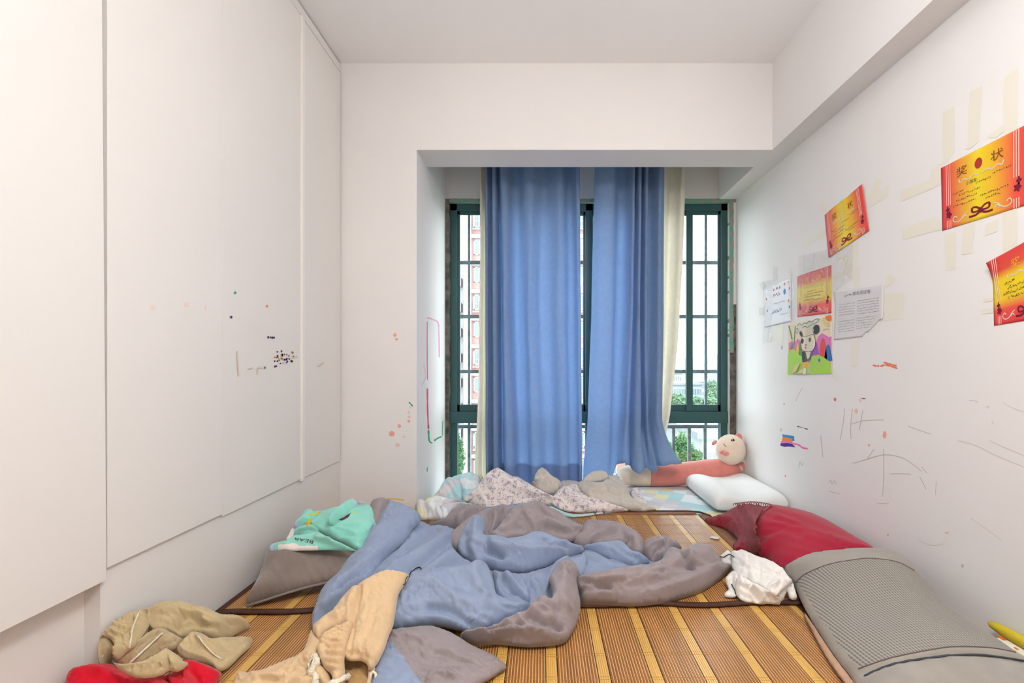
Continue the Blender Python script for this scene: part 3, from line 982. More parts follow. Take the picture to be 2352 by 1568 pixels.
c.fold([(1018, 1108, .09), (1030, 1097, .12), (1045, 1101, .12), (1060, 1110, .11), (1062, 1140, .07), (1055, 1152, .05), (1035, 1152, .05), (1012, 1147, .05), (998, 1142, .06), (1008, 1125, .08)], infl=.035, w=22, res=3, wr=[(60, 50, 12, .018)], seed=2)
c.fold([(975, 1152, .07), (995, 1140, .09), (1020, 1143, .09), (1040, 1147, .09), (1064, 1150, .08), (1070, 1160, .05), (1045, 1170, .04), (1020, 1176, .04), (1000, 1170, .05), (985, 1165, .06)], infl=.03, w=16, res=3, wr=[(20, 50, 12, .016)], seed=3)
c.fold([(955, 1157, .08), (968, 1148, .10), (985, 1155, .10), (1005, 1160, .09), (1016, 1175, .07), (1016, 1195, .03), (1000, 1193, .03), (985, 1193, .03), (965, 1192, .04), (956, 1175, .06)], infl=.03, w=16, res=3, wr=[(70, 50, 11, .02)], seed=4)
c.fold([(1008, 1167, .06), (1030, 1156, .08), (1060, 1155, .08), (1080, 1157, .07), (1100, 1166, .05), (1080, 1172, .04), (1050, 1174, .04), (1034, 1188, .03), (1018, 1192, .03)], infl=.025, w=14, res=3, wr=[(160, 50, 11, .016)], seed=5)
c.fold([(1068, 1112, .05), (1085, 1100, .08), (1106, 1092, .09), (1110, 1106, .06), (1100, 1122, .05), (1080, 1135, .04)], infl=.02, w=10, res=3, wr=[(140, 40, 10, .014)], seed=6)
o = c.build('crumpled_sheet', [M['plaid']])
tag(o, 'crumpled pastel checked sheet heaped in the left corner of the window bay', 'sheet')

c = Cloth()
c.fold([(1245, 1166, .03), (1268, 1163, .04), (1290, 1172, .03), (1320, 1180, .012), (1380, 1176, .008), (1420, 1174, .006), (1370, 1182, .004), (1320, 1188, .004), (1280, 1182, .01), (1258, 1176, .02)], infl=.01, w=10, res=3, seed=7)
c.build('sheet_fold', [M['plaid']], sh)
c = Cloth()
c.fold([(1285, 1106, .02), (1310, 1096, .03), (1345, 1092, .03), (1352, 1102, .02), (1335, 1116, .01), (1300, 1118, .01)], infl=.012, w=10, res=3, wr=[(10, 40, 8, .01)], seed=8)
c.build('sheet_fold', [M['plaid']], sh)
# --- floral blanket
c = Cloth()
c.fold([(1280, 1112, .05), (1300, 1103, .06), (1335, 1110, .06), (1330, 1128, .05), (1300, 1138, .04), (1278, 1136, .05)], 1, infl=.03, w=16, res=3, wr=[(30, 40, 12, .01)], seed=1)
c.fold([(1220, 1114, .1), (1226, 1104, .14), (1229, 1091, .16), (1236, 1080, .18), (1245, 1075, .19), (1256, 1081, .18), (1268, 1093, .155), (1281, 1101, .13), (1289, 1109, .115), (1286, 1118, .10), (1276, 1134, .06), (1243, 1131, .07)], 1, infl=.04, w=22, res=3, wr=[(60, 50, 16, .008)], seed=2)
c.fold([(1062, 1152, .03), (1072, 1138, .06), (1092, 1122, .09), (1104, 1107, .13), (1113, 1095, .16), (1125, 1084, .185), (1144, 1076, .20), (1159, 1084, .185), (1177, 1095, .16), (1193, 1098, .15), (1213, 1110, .13), (1236, 1124, .11), (1256, 1134, .09), (1284, 1150, .05), (1262, 1160, .03), (1220, 1163, .02), (1190, 1168, .012), (1150, 1169, .01), (1113, 1170, .01), (1095, 1162, .015), (1078, 1156, .02)], 0, infl=.05, w=38, res=3.5, folds=[([(1070, 1148), (1090, 1135), (1108, 1120)], -.02, 4), ([(1120, 1100), (1135, 1130), (1130, 1165)], .012, 8), ([(1200, 1105), (1235, 1130), (1275, 1150)], -.008, 4), ([(1250, 1142), (1225, 1150), (1195, 1158)], .012, 5)], wr=[(40, 70, 22, .010)], seed=3)
c.fold([(1266, 1150, .05), (1280, 1128, .08), (1300, 1118, .09), (1325, 1112, .10), (1345, 1133, .06), (1380, 1150, .05), (1425, 1164, .03), (1445, 1173, .008), (1400, 1176, .006), (1365, 1178, .006), (1330, 1177, .006), (1300, 1174, .01), (1275, 1163, .03)], 0, infl=.03, w=18, res=3, folds=[([(1296, 1125), (1310, 1145), (1345, 1165), (1390, 1172)], .022, 6), ([(1285, 1140), (1310, 1160), (1345, 1172)], -.012, 4), ([(1325, 1118), (1345, 1145), (1380, 1160)], -.012, 4)], wr=[(35, 50, 12, .012)], seed=4)
c.fold([(1445, 1128, .04), (1458, 1119, .045), (1469, 1121, .04), (1474, 1136, .03), (1484, 1150, .02), (1495, 1164, .008), (1492, 1170, .006), (1474, 1160, .015), (1456, 1148, .03)], 0, infl=.015, w=10, res=3, wr=[(50, 40, 9, .01)], seed=5)
c.fold([(1327, 1113, .10), (1340, 1103, .12), (1352, 1108, .12), (1380, 1108, .13), (1395, 1100, .12), (1420, 1106, .10), (1442, 1121, .08), (1452, 1127, .07), (1444, 1131, .07), (1456, 1145, .05), (1476, 1154, .03), (1498, 1164, .015), (1507, 1171, .005), (1482, 1174, .005), (1450, 1173, .008), (1425, 1165, .02), (1401, 1157, .04), (1377, 1152, .05), (1345, 1135, .08)], 1, infl=.03, w=20, res=3, folds=[([(1345, 1132), (1375, 1120), (1430, 1130)], .018, 7), ([(1390, 1150), (1420, 1158), (1470, 1166)], .014, 6), ([(1400, 1128), (1440, 1140), (1480, 1162)], -.014, 4), ([(1348, 1112), (1380, 1135), (1420, 1150)], -.01, 5)], wr=[(30, 70, 14, .012)], seed=6)
c.fold([(1338, 1105, .12), (1346, 1094, .14), (1360, 1086, .155), (1380, 1082, .16), (1393, 1086, .155), (1398, 1096, .14), (1388, 1104, .12), (1372, 1106, .12), (1355, 1111, .11)], 1, infl=.03, w=11, res=2.5, seed=7)
c.fold([(1392, 1090, .14), (1402, 1093, .13), (1420, 1097, .11), (1440, 1118, .08), (1428, 1120, .08), (1415, 1122, .08), (1402, 1112, .1)], 1, infl=.025, w=12, res=2.5, wr=[(40, 40, 10, .01)], seed=8)
o = c.build('floral_blanket', [M['floral'], M['beige']])
tag(o, 'crumpled lilac floral blanket with beige reverse heaped below the blue curtains', 'blanket')

# --- brown cushion and mint top on the left
c = Cloth()
c.fold([(565, 1391, .006), (590, 1338, .055), (604, 1300, .09), (618, 1266, .115), (640, 1240, .12), (760, 1225, .13), (870, 1250, .12), (860, 1300, .08), (770, 1332, .052), (700, 1349, .042), (640, 1367, .03), (600, 1380, .018)], 0, infl=.06, w=60, res=5, under=.6, folds=[([(592, 1360), (640, 1310), (665, 1270)], .012, 22), ([(600, 1390), (680, 1345), (760, 1325)], -.006, 12)], wr=[(-20, 160, 60, .016), (70, 60, 26, .006)], seed=1, fine=.004)
cu = c.build('cushion', [M['suede']])
tag(cu, 'brown-grey suede cushion with piped edge under the mint top', 'cushion')
bv = c.bvh()
pp = [on_z(x, y, z + .002) for x, y, z in crom([(566, 1391, .006), (600, 1381, .018), (640, 1367.5, .03), (700, 1349.5, .042), (770, 1332.5, .052), (830, 1313, .066)], 8)]
tube('piping', pp, .0045, M['suede_d'], cu, seg=8)
c = Cloth()
c.fold([(655, 1243, .15), (664, 1224, .17), (673, 1211, .185), (679, 1224, .17), (678, 1233, .16), (666, 1242, .15)], 1, infl=.008, w=8, res=2.5)
c.fold([(675, 1209, .19), (682, 1200, .2), (692, 1190, .21), (699, 1176, .225), (712, 1171, .23), (719, 1173, .228), (724, 1178, .22), (742, 1175, .22), (735, 1193, .2), (719, 1209, .18), (700, 1213, .175), (684, 1215, .18)], 0, infl=.03, w=16, res=2.5, wr=[(-40, 40, 14, .008)], regions=[([(670, 1215), (674, 1200), (684, 1197), (690, 1206), (684, 1214)], 2)], seed=1, fine=.003)
c.fold([(676, 1231, .165), (679, 1220, .18), (692, 1212, .19), (715, 1207, .195), (726, 1212, .185), (735, 1220, .175), (727, 1226, .17), (715, 1229, .165), (702, 1233, .16), (689, 1232, .16)], 0, infl=.025, w=9, res=2.2, folds=[([(684, 1230), (692, 1220), (708, 1216), (728, 1217)], -.012, 3), ([(700, 1232), (710, 1224), (725, 1221)], -.01, 2.5)], seed=2, fine=.002)
c.fold([(619, 1265, .145), (625, 1251, .16), (645, 1245, .168), (660, 1241, .175), (676, 1231, .185), (702, 1228, .19), (730, 1222, .195), (757, 1236, .18), (791, 1251, .165), (824, 1268, .15), (804, 1265, .15), (766, 1263, .152), (715, 1264, .152), (664, 1265, .148), (632, 1267, .142)], 0, infl=.018, w=14, res=2.5, regions=[([(640, 1252), (648, 1249.5), (660, 1249), (670, 1246), (680, 1247), (684, 1251), (692, 1254), (705, 1252), (716, 1254), (728, 1252), (731, 1257), (731, 1266), (638, 1268)], 1), ([(610, 1270), (614, 1258), (625, 1248), (630, 1250), (632, 1260), (626, 1270)], 2)], folds=[([(732, 1228), (750, 1242), (790, 1258)], .012, 6), ([(725, 1236), (745, 1244), (760, 1244)], .012, 4)], wr=[(10, 60, 20, .005)], seed=3, fine=.003)
c.fold([(713, 1207, .19), (728, 1190, .205), (740, 1177, .22), (772, 1167, .235), (817, 1162, .24), (852, 1163, .235), (864, 1201, .2), (858, 1227, .17), (845, 1246, .15), (829, 1270, .13), (791, 1249, .15), (757, 1234, .165), (734, 1222, .175)], 0, infl=.035, w=28, res=3, folds=[([(732, 1218), (790, 1240), (830, 1262)], .008, 8), ([(765, 1233), (800, 1229), (850, 1228)], -.010, 3), ([(760, 1215), (800, 1205), (850, 1205)], .010, 10)], wr=[(10, 70, 22, .008)], seed=4, fine=.003)
c.fold([(753, 1203, .22), (757, 1190, .235), (770, 1175, .25), (791, 1158, .265), (811, 1149, .27), (819, 1153, .265), (822, 1160, .255), (810, 1174, .24), (796, 1186, .23), (779, 1196, .22), (766, 1205, .215)], 0, infl=.03, w=12, res=2.5, regions=[([(806, 1147), (814, 1146), (824, 1158), (812, 1174), (809, 1172), (818, 1158)], 2)], seed=5, fine=.002)
mt_ = c.build('mint_top', [M['mint'], M['fleece_w'], M['fleece_l']])
tag(mt_, 'mint green fleece top with maroon lettering thrown on the brown cushion', 'clothing')
bv = c.bvh()
def text_polys(body, size=1.0):
    cu_ = bpy.data.curves.new('lettering', 'FONT')
    cu_.body = body
    cu_.size = size
    cu_.resolution_u = 3
    o_ = bpy.data.objects.new('lettering', cu_)
    COL.objects.link(o_)
    bpy.context.view_layer.update()
    dg = bpy.context.evaluated_depsgraph_get()
    me = bpy.data.meshes.new_from_object(o_.evaluated_get(dg))
    V = np.array([v.co[:2] for v in me.vertices]) if len(me.vertices) else np.zeros((0, 2))
    Fa = [tuple(p.vertices) for p in me.polygons]
    bpy.data.objects.remove(o_)
    bpy.data.curves.remove(cu_)
    bpy.data.meshes.remove(me)
    return V, Fa
V, Fa = text_polys('BEAR')
V[:, 0] = (V[:, 0] - V[:, 0].min()) / np.ptp(V[:, 0]); V[:, 1] = V[:, 1] / V[:, 1].max()
P3 = []
for u, v in V:
    px = 721 + (677 - 721) * u + (-3) * v
    py = 1240 - 6 * u + (9 - 5 * u) * v
    h = hit(bv, px, py, .0012)
    P3.append(h if h is not None else Vector((0, 0, -.02)))
mesh('lettering', P3, Fa, M['maroon'], mt_)
stamp('bee_print', [(709 + 6 * math.cos(a), 1201 + 7 * math.sin(a) - 4 * math.cos(a)) for a in np.linspace(0, 6.1, 14)], bv, M['yellowp'], mt_)
stamp('bee_wing_print', [(705 + 3.5 * math.cos(a), 1203 + 4 * math.sin(a)) for a in np.linspace(0, 6.1, 12)], bv, M['orangep'], mt_, off=.002)
stamp('yellow_print', [(707, 1183), (716, 1179), (735, 1175), (738, 1177), (722, 1182), (710, 1184)], bv, M['yellowp'], mt_)
stamp('yellow_print', [(812, 1176), (822, 1175), (823, 1177), (812, 1178)], bv, M['yellowp'], mt_)
stamp('badge_print', [(777, 1193), (790, 1187), (806, 1177), (800, 1188), (785, 1196)], bv, M['maroon'], mt_)
tube('hood_string', [on_z(820, 1155, .262), on_z(828, 1153, .268), on_z(835, 1154, .266), on_z(841, 1158, .258)], [.003, .004, .0035, .001], M['fleece_l'], mt_)
# --- the duvet
c = Cloth()
W1 = [(35, 150, 34, .016), (110, 90, 26, .008)]
# ground layer of the heap
c.fold([(850, 1210, .05), (960, 1196, .05), (1000, 1208, .04), (1060, 1175, .04), (1160, 1160, .05), (1240, 1158, .05), (1340, 1206, .03), (1440, 1235, .03), (1560, 1265, .03), (1630, 1275, .03), (1655, 1310, .01), (1630, 1338, .006), (1500, 1380, .005), (1340, 1386, .005), (1320, 1430, .004), (1280, 1470, .004), (1150, 1472, .004), (1000, 1440, .004), (760, 1425, .004), (730, 1410, .004), (790, 1310, .03)], 0, infl=.045, w=60, res=7, wr=W1, seed=1)
# mauve folds along the far edge
c.fold([(985, 1206, .06), (1020, 1194, .09), (1040, 1172, .13), (1068, 1161, .15), (1100, 1165, .15), (1118, 1172, .14), (1110, 1195, .11), (1075, 1215, .09), (1030, 1216, .07)], 1, infl=.045, w=22, res=4, folds=[([(1048, 1212), (1056, 1188), (1078, 1172)], .02, 7), ([(1066, 1210), (1072, 1190), (1092, 1172)], -.02, 5)], wr=[(120, 60, 18, .012)], seed=2)
c.fold([(1024, 1240, .10), (1050, 1214, .12), (1078, 1192, .14), (1104, 1178, .16), (1129, 1170, .17), (1153, 1160, .18), (1172, 1166, .17), (1190, 1176, .16), (1172, 1200, .13), (1140, 1226, .12), (1116, 1240, .11), (1090, 1250, .10), (1055, 1266, .09), (1034, 1262, .09)], 1, infl=.05, w=30, res=4, folds=[([(1150, 1165), (1152, 1185), (1165, 1202)], -.025, 6), ([(1126, 1175), (1125, 1200), (1112, 1232)], -.018, 7), ([(1140, 1170), (1140, 1195), (1130, 1220)], .014, 8)], wr=[(125, 80, 20, .010)], seed=3)
c.fold([(1124, 1234, .14), (1145, 1212, .16), (1163, 1188, .185), (1185, 1168, .205), (1212, 1158, .215), (1234, 1153, .22), (1250, 1162, .21), (1270, 1170, .20), (1294, 1184, .18), (1310, 1198, .165), (1330, 1208, .15), (1340, 1218, .13), (1324, 1238, .11), (1300, 1246, .11), (1270, 1240, .12), (1240, 1228, .135), (1205, 1238, .13), (1160, 1244, .13)], 1, infl=.055, w=42, res=4, folds=[([(1236, 1158), (1252, 1176), (1290, 1192), (1322, 1208)], -.022, 6), ([(1200, 1178), (1215, 1200), (1222, 1222)], -.022, 6), ([(1202, 1170), (1218, 1196)], .012, 7), ([(1150, 1222), (1180, 1210), (1200, 1212)], -.012, 6), ([(1250, 1215), (1290, 1220), (1325, 1218)], -.016, 6), ([(1225, 1205), (1260, 1200), (1300, 1212)], .014, 9)], wr=[(35, 110, 26, .012)], seed=4)
# far right mauve and blue folds
c.fold([(1312, 1244, .09), (1330, 1222, .11), (1348, 1198, .13), (1381, 1199, .13), (1422, 1204, .13), (1452, 1218, .12), (1473, 1236, .11), (1480, 1255, .09), (1474, 1276, .07), (1452, 1270, .08), (1428, 1250, .09), (1390, 1250, .09), (1345, 1260, .08), (1322, 1256, .08)], 1, infl=.045, w=26, res=4, folds=[([(1345, 1250), (1370, 1225), (1410, 1212)], .016, 7), ([(1350, 1256), (1385, 1236), (1430, 1228)], -.016, 6), ([(1435, 1235), (1450, 1250), (1455, 1268)], -.02, 5), ([(1390, 1245), (1420, 1232), (1455, 1236)], .012, 6)], wr=[(-30, 70, 18, .010)], seed=5)
c.fold([(1336, 1260, .08), (1369, 1250, .095), (1400, 1246, .10), (1430, 1247, .10), (1452, 1268, .09), (1474, 1276, .08), (1493, 1295, .05), (1467, 1301, .05), (1437, 1300, .05), (1399, 1287, .055), (1365, 1274, .06)], 0, infl=.04, w=20, res=4, folds=[([(1345, 1258), (1362, 1268), (1385, 1280)], -.014, 5), ([(1440, 1270), (1462, 1282), (1490, 1296)], -.012, 4)], wr=[(25, 70, 16, .008)], seed=6)
c.fold([(1471, 1270, .07), (1478, 1247, .095), (1494, 1237, .11), (1524, 1235, .11), (1548, 1245, .10), (1566, 1259, .085), (1540, 1264, .08), (1526, 1275, .07), (1526, 1292, .05), (1497, 1293, .045), (1482, 1284, .05)], 1, infl=.04, w=18, res=3.5, folds=[([(1480, 1272), (1492, 1252), (1520, 1244)], .014, 5), ([(1500, 1285), (1508, 1264), (1540, 1252)], -.018, 5), ([(1550, 1248), (1530, 1256), (1512, 1275)], .012, 5)], wr=[(-60, 50, 14, .008)], seed=7)
# blue valley between the rolls
c.fold([(1340, 1262, .06), (1370, 1272, .06), (1400, 1288, .055), (1440, 1302, .05), (1500, 1296, .05), (1530, 1285, .06), (1530, 1300, .04), (1460, 1316, .035), (1400, 1322, .035), (1350, 1330, .035), (1330, 1320, .04), (1322, 1290, .05)], 0, infl=.03, w=18, res=4, wr=[(20, 80, 16, .012)], seed=8)
# long blue roll sweeping down the left side
c.fold([(850, 1162, .22), (861, 1151, .235), (884, 1147, .24), (908, 1155, .235), (939, 1167, .22), (964, 1181, .20), (966, 1196, .18), (950, 1214, .165), (934, 1240, .15), (908, 1262, .14), (882, 1290, .12), (860, 1322, .11), (838, 1350, .09), (800, 1386, .06), (760, 1420, .03), (722, 1450, .006), (716, 1432, .008), (722, 1404, .03), (735, 1370, .05), (752, 1344, .07), (779, 1318, .09), (795, 1294, .11), (816, 1272, .13), (835, 1258, .145), (848, 1226, .175), (856, 1195, .2), (852, 1180, .21)], 0, infl=.06, w=46, res=4.5, regions=[([(840, 1155), (862, 1140), (892, 1145), (880, 1163), (868, 1185), (861, 1200), (850, 1200)], 1)], folds=[([(886, 1150), (876, 1172), (862, 1196)], -.02, 6), ([(940, 1235), (890, 1275), (830, 1312), (780, 1345)], -.022, 8), ([(905, 1240), (850, 1290), (790, 1340)], .014, 14), ([(850, 1320), (800, 1350), (745, 1390)], .016, 10), ([(835, 1318), (805, 1330), (785, 1352)], -.016, 7)], wr=[(-40, 160, 30, .010)], seed=9)
# blue slope between that roll and the centre
c.fold([(946, 1200, .13), (985, 1207, .12), (1020, 1208, .12), (1050, 1222, .12), (1040, 1250, .12), (1052, 1272, .12), (1088, 1298, .11), (1066, 1314, .10), (990, 1322, .11), (935, 1340, .10), (905, 1400, .08), (860, 1425, .05), (790, 1425, .03), (770, 1405, .04), (830, 1345, .09), (880, 1290, .11), (925, 1250, .13)], 0, infl=.035, w=34, res=4.5, folds=[([(1042, 1226), (990, 1255), (930, 1290), (880, 1330)], .022, 10), ([(1030, 1244), (985, 1280), (945, 1312)], -.018, 7), ([(1048, 1262), (1020, 1285), (985, 1312)], .02, 9), ([(1000, 1215), (960, 1240), (915, 1275)], -.018, 7), ([(1060, 1282), (1045, 1295), (1035, 1308)], -.015, 6)], wr=[(-35, 120, 24, .012)], seed=10)
# big blue crescent roll in the centre
c.fold([(1092, 1187, .165), (1110, 1192, .165), (1116, 1212, .155), (1114, 1232, .145), (1130, 1238, .145), (1187, 1240, .15), (1234, 1226, .16), (1282, 1241, .145), (1318, 1254, .125), (1345, 1263, .11), (1312, 1278, .095), (1264, 1298, .08), (1201, 1315, .07), (1148, 1313, .07), (1118, 1303, .075), (1095, 1305, .075), (1075, 1288, .085), (1055, 1274, .095), (1050, 1258, .11), (1058, 1232, .13), (1076, 1198, .155)], 0, infl=.06, w=38, res=4, folds=[([(1118, 1246), (1122, 1262), (1150, 1276)], -.03, 7), ([(1128, 1242), (1170, 1256), (1230, 1262), (1290, 1264)], .014, 12), ([(1095, 1200), (1088, 1230), (1082, 1262)], .016, 9), ([(1070, 1226), (1068, 1255), (1085, 1285)], -.014, 6), ([(1240, 1232), (1262, 1248), (1300, 1258)], -.016, 6)], wr=[(20, 120, 28, .010)], seed=11)
# blue hollow below it
c.fold([(1132, 1312, .07), (1160, 1316, .065), (1205, 1318, .06), (1260, 1302, .07), (1300, 1284, .08), (1330, 1272, .085), (1350, 1283, .07), (1349, 1312, .045), (1334, 1330, .04), (1300, 1330, .05), (1268, 1352, .04), (1262, 1378, .03), (1230, 1384, .03), (1215, 1402, .02), (1180, 1392, .03), (1140, 1370, .05), (1136, 1340, .06)], 0, infl=.03, w=24, res=4, folds=[([(1165, 1322), (1185, 1345), (1215, 1380)], .022, 8), ([(1150, 1330), (1168, 1358), (1200, 1392)], -.016, 6), ([(1205, 1325), (1222, 1352), (1225, 1385)], -.018, 6), ([(1200, 1330), (1212, 1360)], .012, 6), ([(1300, 1285), (1275, 1305), (1262, 1335)], .02, 9), ([(1340, 1275), (1348, 1295), (1342, 1318)], .018, 6)], wr=[(55, 80, 18, .010)], seed=12)
# front mauve roll with its upright arm
c.fold([(1058, 1462, .03), (1090, 1450, .05), (1133, 1444, .06), (1175, 1418, .08), (1213, 1404, .09), (1228, 1380, .10), (1249, 1374, .10), (1264, 1380, .10), (1269, 1357, .105), (1262, 1330, .11), (1276, 1306, .11), (1291, 1294, .11), (1309, 1291, .11), (1326, 1304, .10), (1333, 1326, .08), (1326, 1338, .07), (1331, 1369, .05), (1333, 1398, .03), (1326, 1431, .01), (1310, 1462, .004), (1294, 1478, .004), (1264, 1484, .004), (1213, 1487, .004), (1175, 1484, .004), (1145, 1480, .006), (1095, 1482, .01), (1064, 1474, .02)], 1, infl=.055, w=36, res=4, folds=[([(1110, 1468), (1160, 1452), (1215, 1448), (1260, 1460)], .018, 8), ([(1118, 1478), (1150, 1466), (1220, 1470)], -.014, 6), ([(1210, 1410), (1245, 1432), (1290, 1440)], -.016, 8), ([(1262, 1385), (1280, 1405), (1282, 1440)], -.016, 8), ([(1225, 1388), (1255, 1398), (1272, 1420)], .016, 8), ([(1300, 1300), (1296, 1345), (1306, 1395)], .014, 12)], wr=[(60, 90, 24, .012), (10, 120, 26, .006)], seed=13)
# long mauve roll to the right
c.fold([(1322, 1338, .07), (1339, 1326, .085), (1375, 1318, .09), (1413, 1312, .095), (1458, 1306, .10), (1500, 1298, .10), (1520, 1285, .11), (1527, 1268, .12), (1540, 1262, .12), (1566, 1266, .115), (1590, 1255, .12), (1613, 1253, .12), (1634, 1263, .105), (1649, 1281, .08), (1660, 1296, .05), (1682, 1303, .012), (1666, 1322, .008), (1637, 1344, .005), (1607, 1362, .004), (1563, 1376, .004), (1518, 1387, .004), (1458, 1393, .004), (1399, 1391, .004), (1340, 1388, .006), (1331, 1366, .03)], 1, infl=.06, w=40, res=4.5, folds=[([(1340, 1332), (1375, 1342), (1400, 1350)], -.024, 6), ([(1345, 1345), (1380, 1330), (1430, 1325)], .012, 7), ([(1572, 1264), (1576, 1285), (1590, 1300)], -.03, 6), ([(1582, 1266), (1592, 1285)], .016, 6), ([(1525, 1290), (1560, 1300), (1600, 1300), (1640, 1290)], -.012, 8), ([(1345, 1375), (1450, 1362), (1560, 1340), (1640, 1305)], .010, 14), ([(1600, 1290), (1632, 1300), (1668, 1305)], .012, 6)], wr=[(-18, 170, 30, .010), (-60, 60, 20, .005)], seed=14)
# wide blue front lobe
c.fold([(915, 1330, .12), (940, 1318, .13), (993, 1309, .135), (1058, 1305, .14), (1082, 1298, .145), (1102, 1291, .145), (1122, 1302, .13), (1134, 1335, .11), (1142, 1365, .09), (1177, 1382, .07), (1220, 1389, .05), (1208, 1407, .045), (1177, 1419, .04), (1146, 1434, .035), (1112, 1450, .03), (1088, 1453, .03), (1044, 1443, .04), (993, 1438, .04), (901, 1447, .04), (895, 1420, .06), (908, 1380, .09)], 0, infl=.05, w=46, res=4.5, folds=[([(1010, 1322), (1060, 1345), (1100, 1350), (1130, 1345)], -.010, 14), ([(1090, 1300), (1092, 1330), (1115, 1365)], .012, 12), ([(985, 1396), (1030, 1402), (1060, 1422), (1085, 1440)], -.016, 9), ([(1130, 1372), (1170, 1396), (1212, 1395)], -.010, 6), ([(1000, 1345), (1050, 1372), (1110, 1385)], .010, 16), ([(940, 1430), (1000, 1418), (1060, 1432)], .012, 10)], wr=[(25, 130, 34, .012), (80, 60, 18, .004)], seed=15)
# flat corner lying toward the camera
c.fold([(870, 1500, .03), (885, 1464, .045), (901, 1446, .055), (950, 1440, .06), (993, 1438, .065), (1031, 1450, .06), (1058, 1465, .05), (1088, 1483, .035), (1136, 1505, .015), (1164, 1532, .004), (1146, 1547, .004), (1105, 1572, .004), (1020, 1605, .004), (960, 1640, .006), (850, 1650, .01), (855, 1560, .025)], 1, infl=.03, w=50, res=4.5, regions=[([(800, 1440), (889, 1462), (905, 1478), (922, 1501), (952, 1546), (990, 1600), (1030, 1660), (800, 1660)], 0)], folds=[([(985, 1560), (1000, 1545), (1040, 1552)], .014, 6), ([(950, 1460), (1010, 1475), (1060, 1510)], .008, 14), ([(1000, 1500), (1050, 1520), (1110, 1528)], -.006, 10)], wr=[(30, 110, 30, .008)], seed=16)
dv = c.build('duvet', [M['duv_b'], M['duv_m']])
tag(dv, 'large rumpled duvet, blue-grey on one side and mauve-grey on the other', 'duvet')
dbv = c.bvh()

# --- tan trousers thrown over the duvet
c = Cloth()
c.fold([(786, 1512, .02), (806, 1514, .03), (826, 1513, .03), (845, 1525, .03), (850, 1545, .02), (845, 1600, .01), (790, 1600, .01)], 1, infl=.006, w=8, res=4, lean=.3)
c.fold([(716, 1447, .06), (728, 1462, .075), (740, 1478, .075), (736, 1511, .06), (748, 1535, .05), (760, 1556, .04), (762, 1600, .03), (640, 1625, .008), (530, 1615, .006), (535, 1580, .008), (548, 1546, .01), (583, 1547, .02), (606, 1541, .03), (645, 1523, .04), (688, 1504, .05), (702, 1486, .055), (710, 1462, .058)], 0, infl=.03, w=30, res=4, folds=[([(583, 1550), (640, 1552), (690, 1560), (720, 1590)], .012, 8), ([(690, 1510), (715, 1540), (735, 1570)], -.012, 8), ([(600, 1560), (650, 1560), (700, 1545)], -.008, 6), ([(720, 1560), (700, 1575), (690, 1600)], -.02, 5)], wr=[(-30, 80, 20, .008)], seed=1)
c.fold([(718, 1446, .075), (737, 1425, .09), (765, 1404, .105), (794, 1366, .135), (829, 1341, .155), (860, 1324, .17), (886, 1313, .175), (911, 1314, .17), (936, 1320, .16), (939, 1324, .155), (928, 1345, .14), (916, 1365, .13), (909, 1402, .11), (903, 1437, .09), (892, 1464, .08), (884, 1490, .07), (871, 1517, .055), (860, 1533, .05), (848, 1542, .045), (843, 1526, .055), (825, 1517, .06), (805, 1518, .06), (790, 1508, .065), (796, 1486, .08), (806, 1452, .10), (800, 1438, .10), (765, 1446, .09), (744, 1462, .08), (732, 1474, .07)], 0, infl=.035, w=30, res=4, folds=[([(826, 1345), (820, 1380), (812, 1425)], -.016, 6), ([(812, 1350), (800, 1385), (770, 1412)], .012, 9), ([(880, 1345), (874, 1400), (862, 1450)], .006, 10), ([(830, 1420), (832, 1435), (828, 1450)], .006, 3), ([(796, 1495), (820, 1500), (855, 1515)], -.01, 5), ([(812, 1440), (806, 1475), (800, 1500)], -.012, 5)], wr=[(-70, 110, 24, .008)], seed=2)
c.fold([(733, 1480, .09), (742, 1463, .105), (764, 1447, .115), (790, 1436, .12), (811, 1429, .122), (805, 1456, .105), (796, 1486, .09), (791, 1515, .07), (793, 1552, .045), (792, 1600, .02), (768, 1600, .025), (762, 1552, .05), (745, 1535, .06), (733, 1511, .075), (729, 1494, .085)], 0, infl=.03, w=16, res=3, folds=[([(745, 1468), (770, 1460), (805, 1448)], -.008, 4)] + [([(752 - k * .5, 1472 + k * 8), (775, 1470 + k * 8.5), (797, 1466 + k * 9)], .006 if k % 2 else -.006, 2.6) for k in range(9)], wr=[(0, 40, 9, .005)], seed=3)
c.fold([(846, 1532, .045), (858, 1530, .05), (862, 1536, .045), (856, 1556, .03), (852, 1600, .015), (836, 1600, .015), (845, 1552, .03)], 0, infl=.012, w=7, res=3, wr=[(90, 30, 7, .006)], seed=4)
tr = c.build('tan_trousers', [M['tan'], M['tan_in']])
tag(tr, 'tan drawstring trousers thrown across the front of the duvet', 'clothing')
bv = c.bvh()
cord('drawcord', [(722, 1512), (724, 1525), (721, 1550), (718, 1590)], bv, .0085, M['cordw'], tr, off=.008)
for k in range(5):
    cord('tassel_thread', [(716 + k * 3.2, 1510), (719 + k * 1.8, 1524), (721, 1540)], bv, .0028, M['cordw'], tr, off=.013)
cord('drawcord', [(794, 1556), (782, 1562), (766, 1570), (750, 1580)], bv, .007, M['cordw'], tr, off=.008)
tube('cord_loop', [on_z(850, 1565, .03), on_z(852, 1548, .045), on_z(857, 1541, .05), on_z(863, 1547, .045), on_z(862, 1568, .03)], .0035, M['cordw'], tr)
hp = [hit(dbv, *q, .004) for q in crom([(941, 1325), (945, 1314), (954, 1305), (962, 1303), (967, 1309)], 5)]
tube('black_string', [h for h in hp if h], .0016, M['black'], tr, seg=6)
hp = [hit(bv, *q, .004) for q in ((934, 1323), (930, 1330), (928, 1340))]
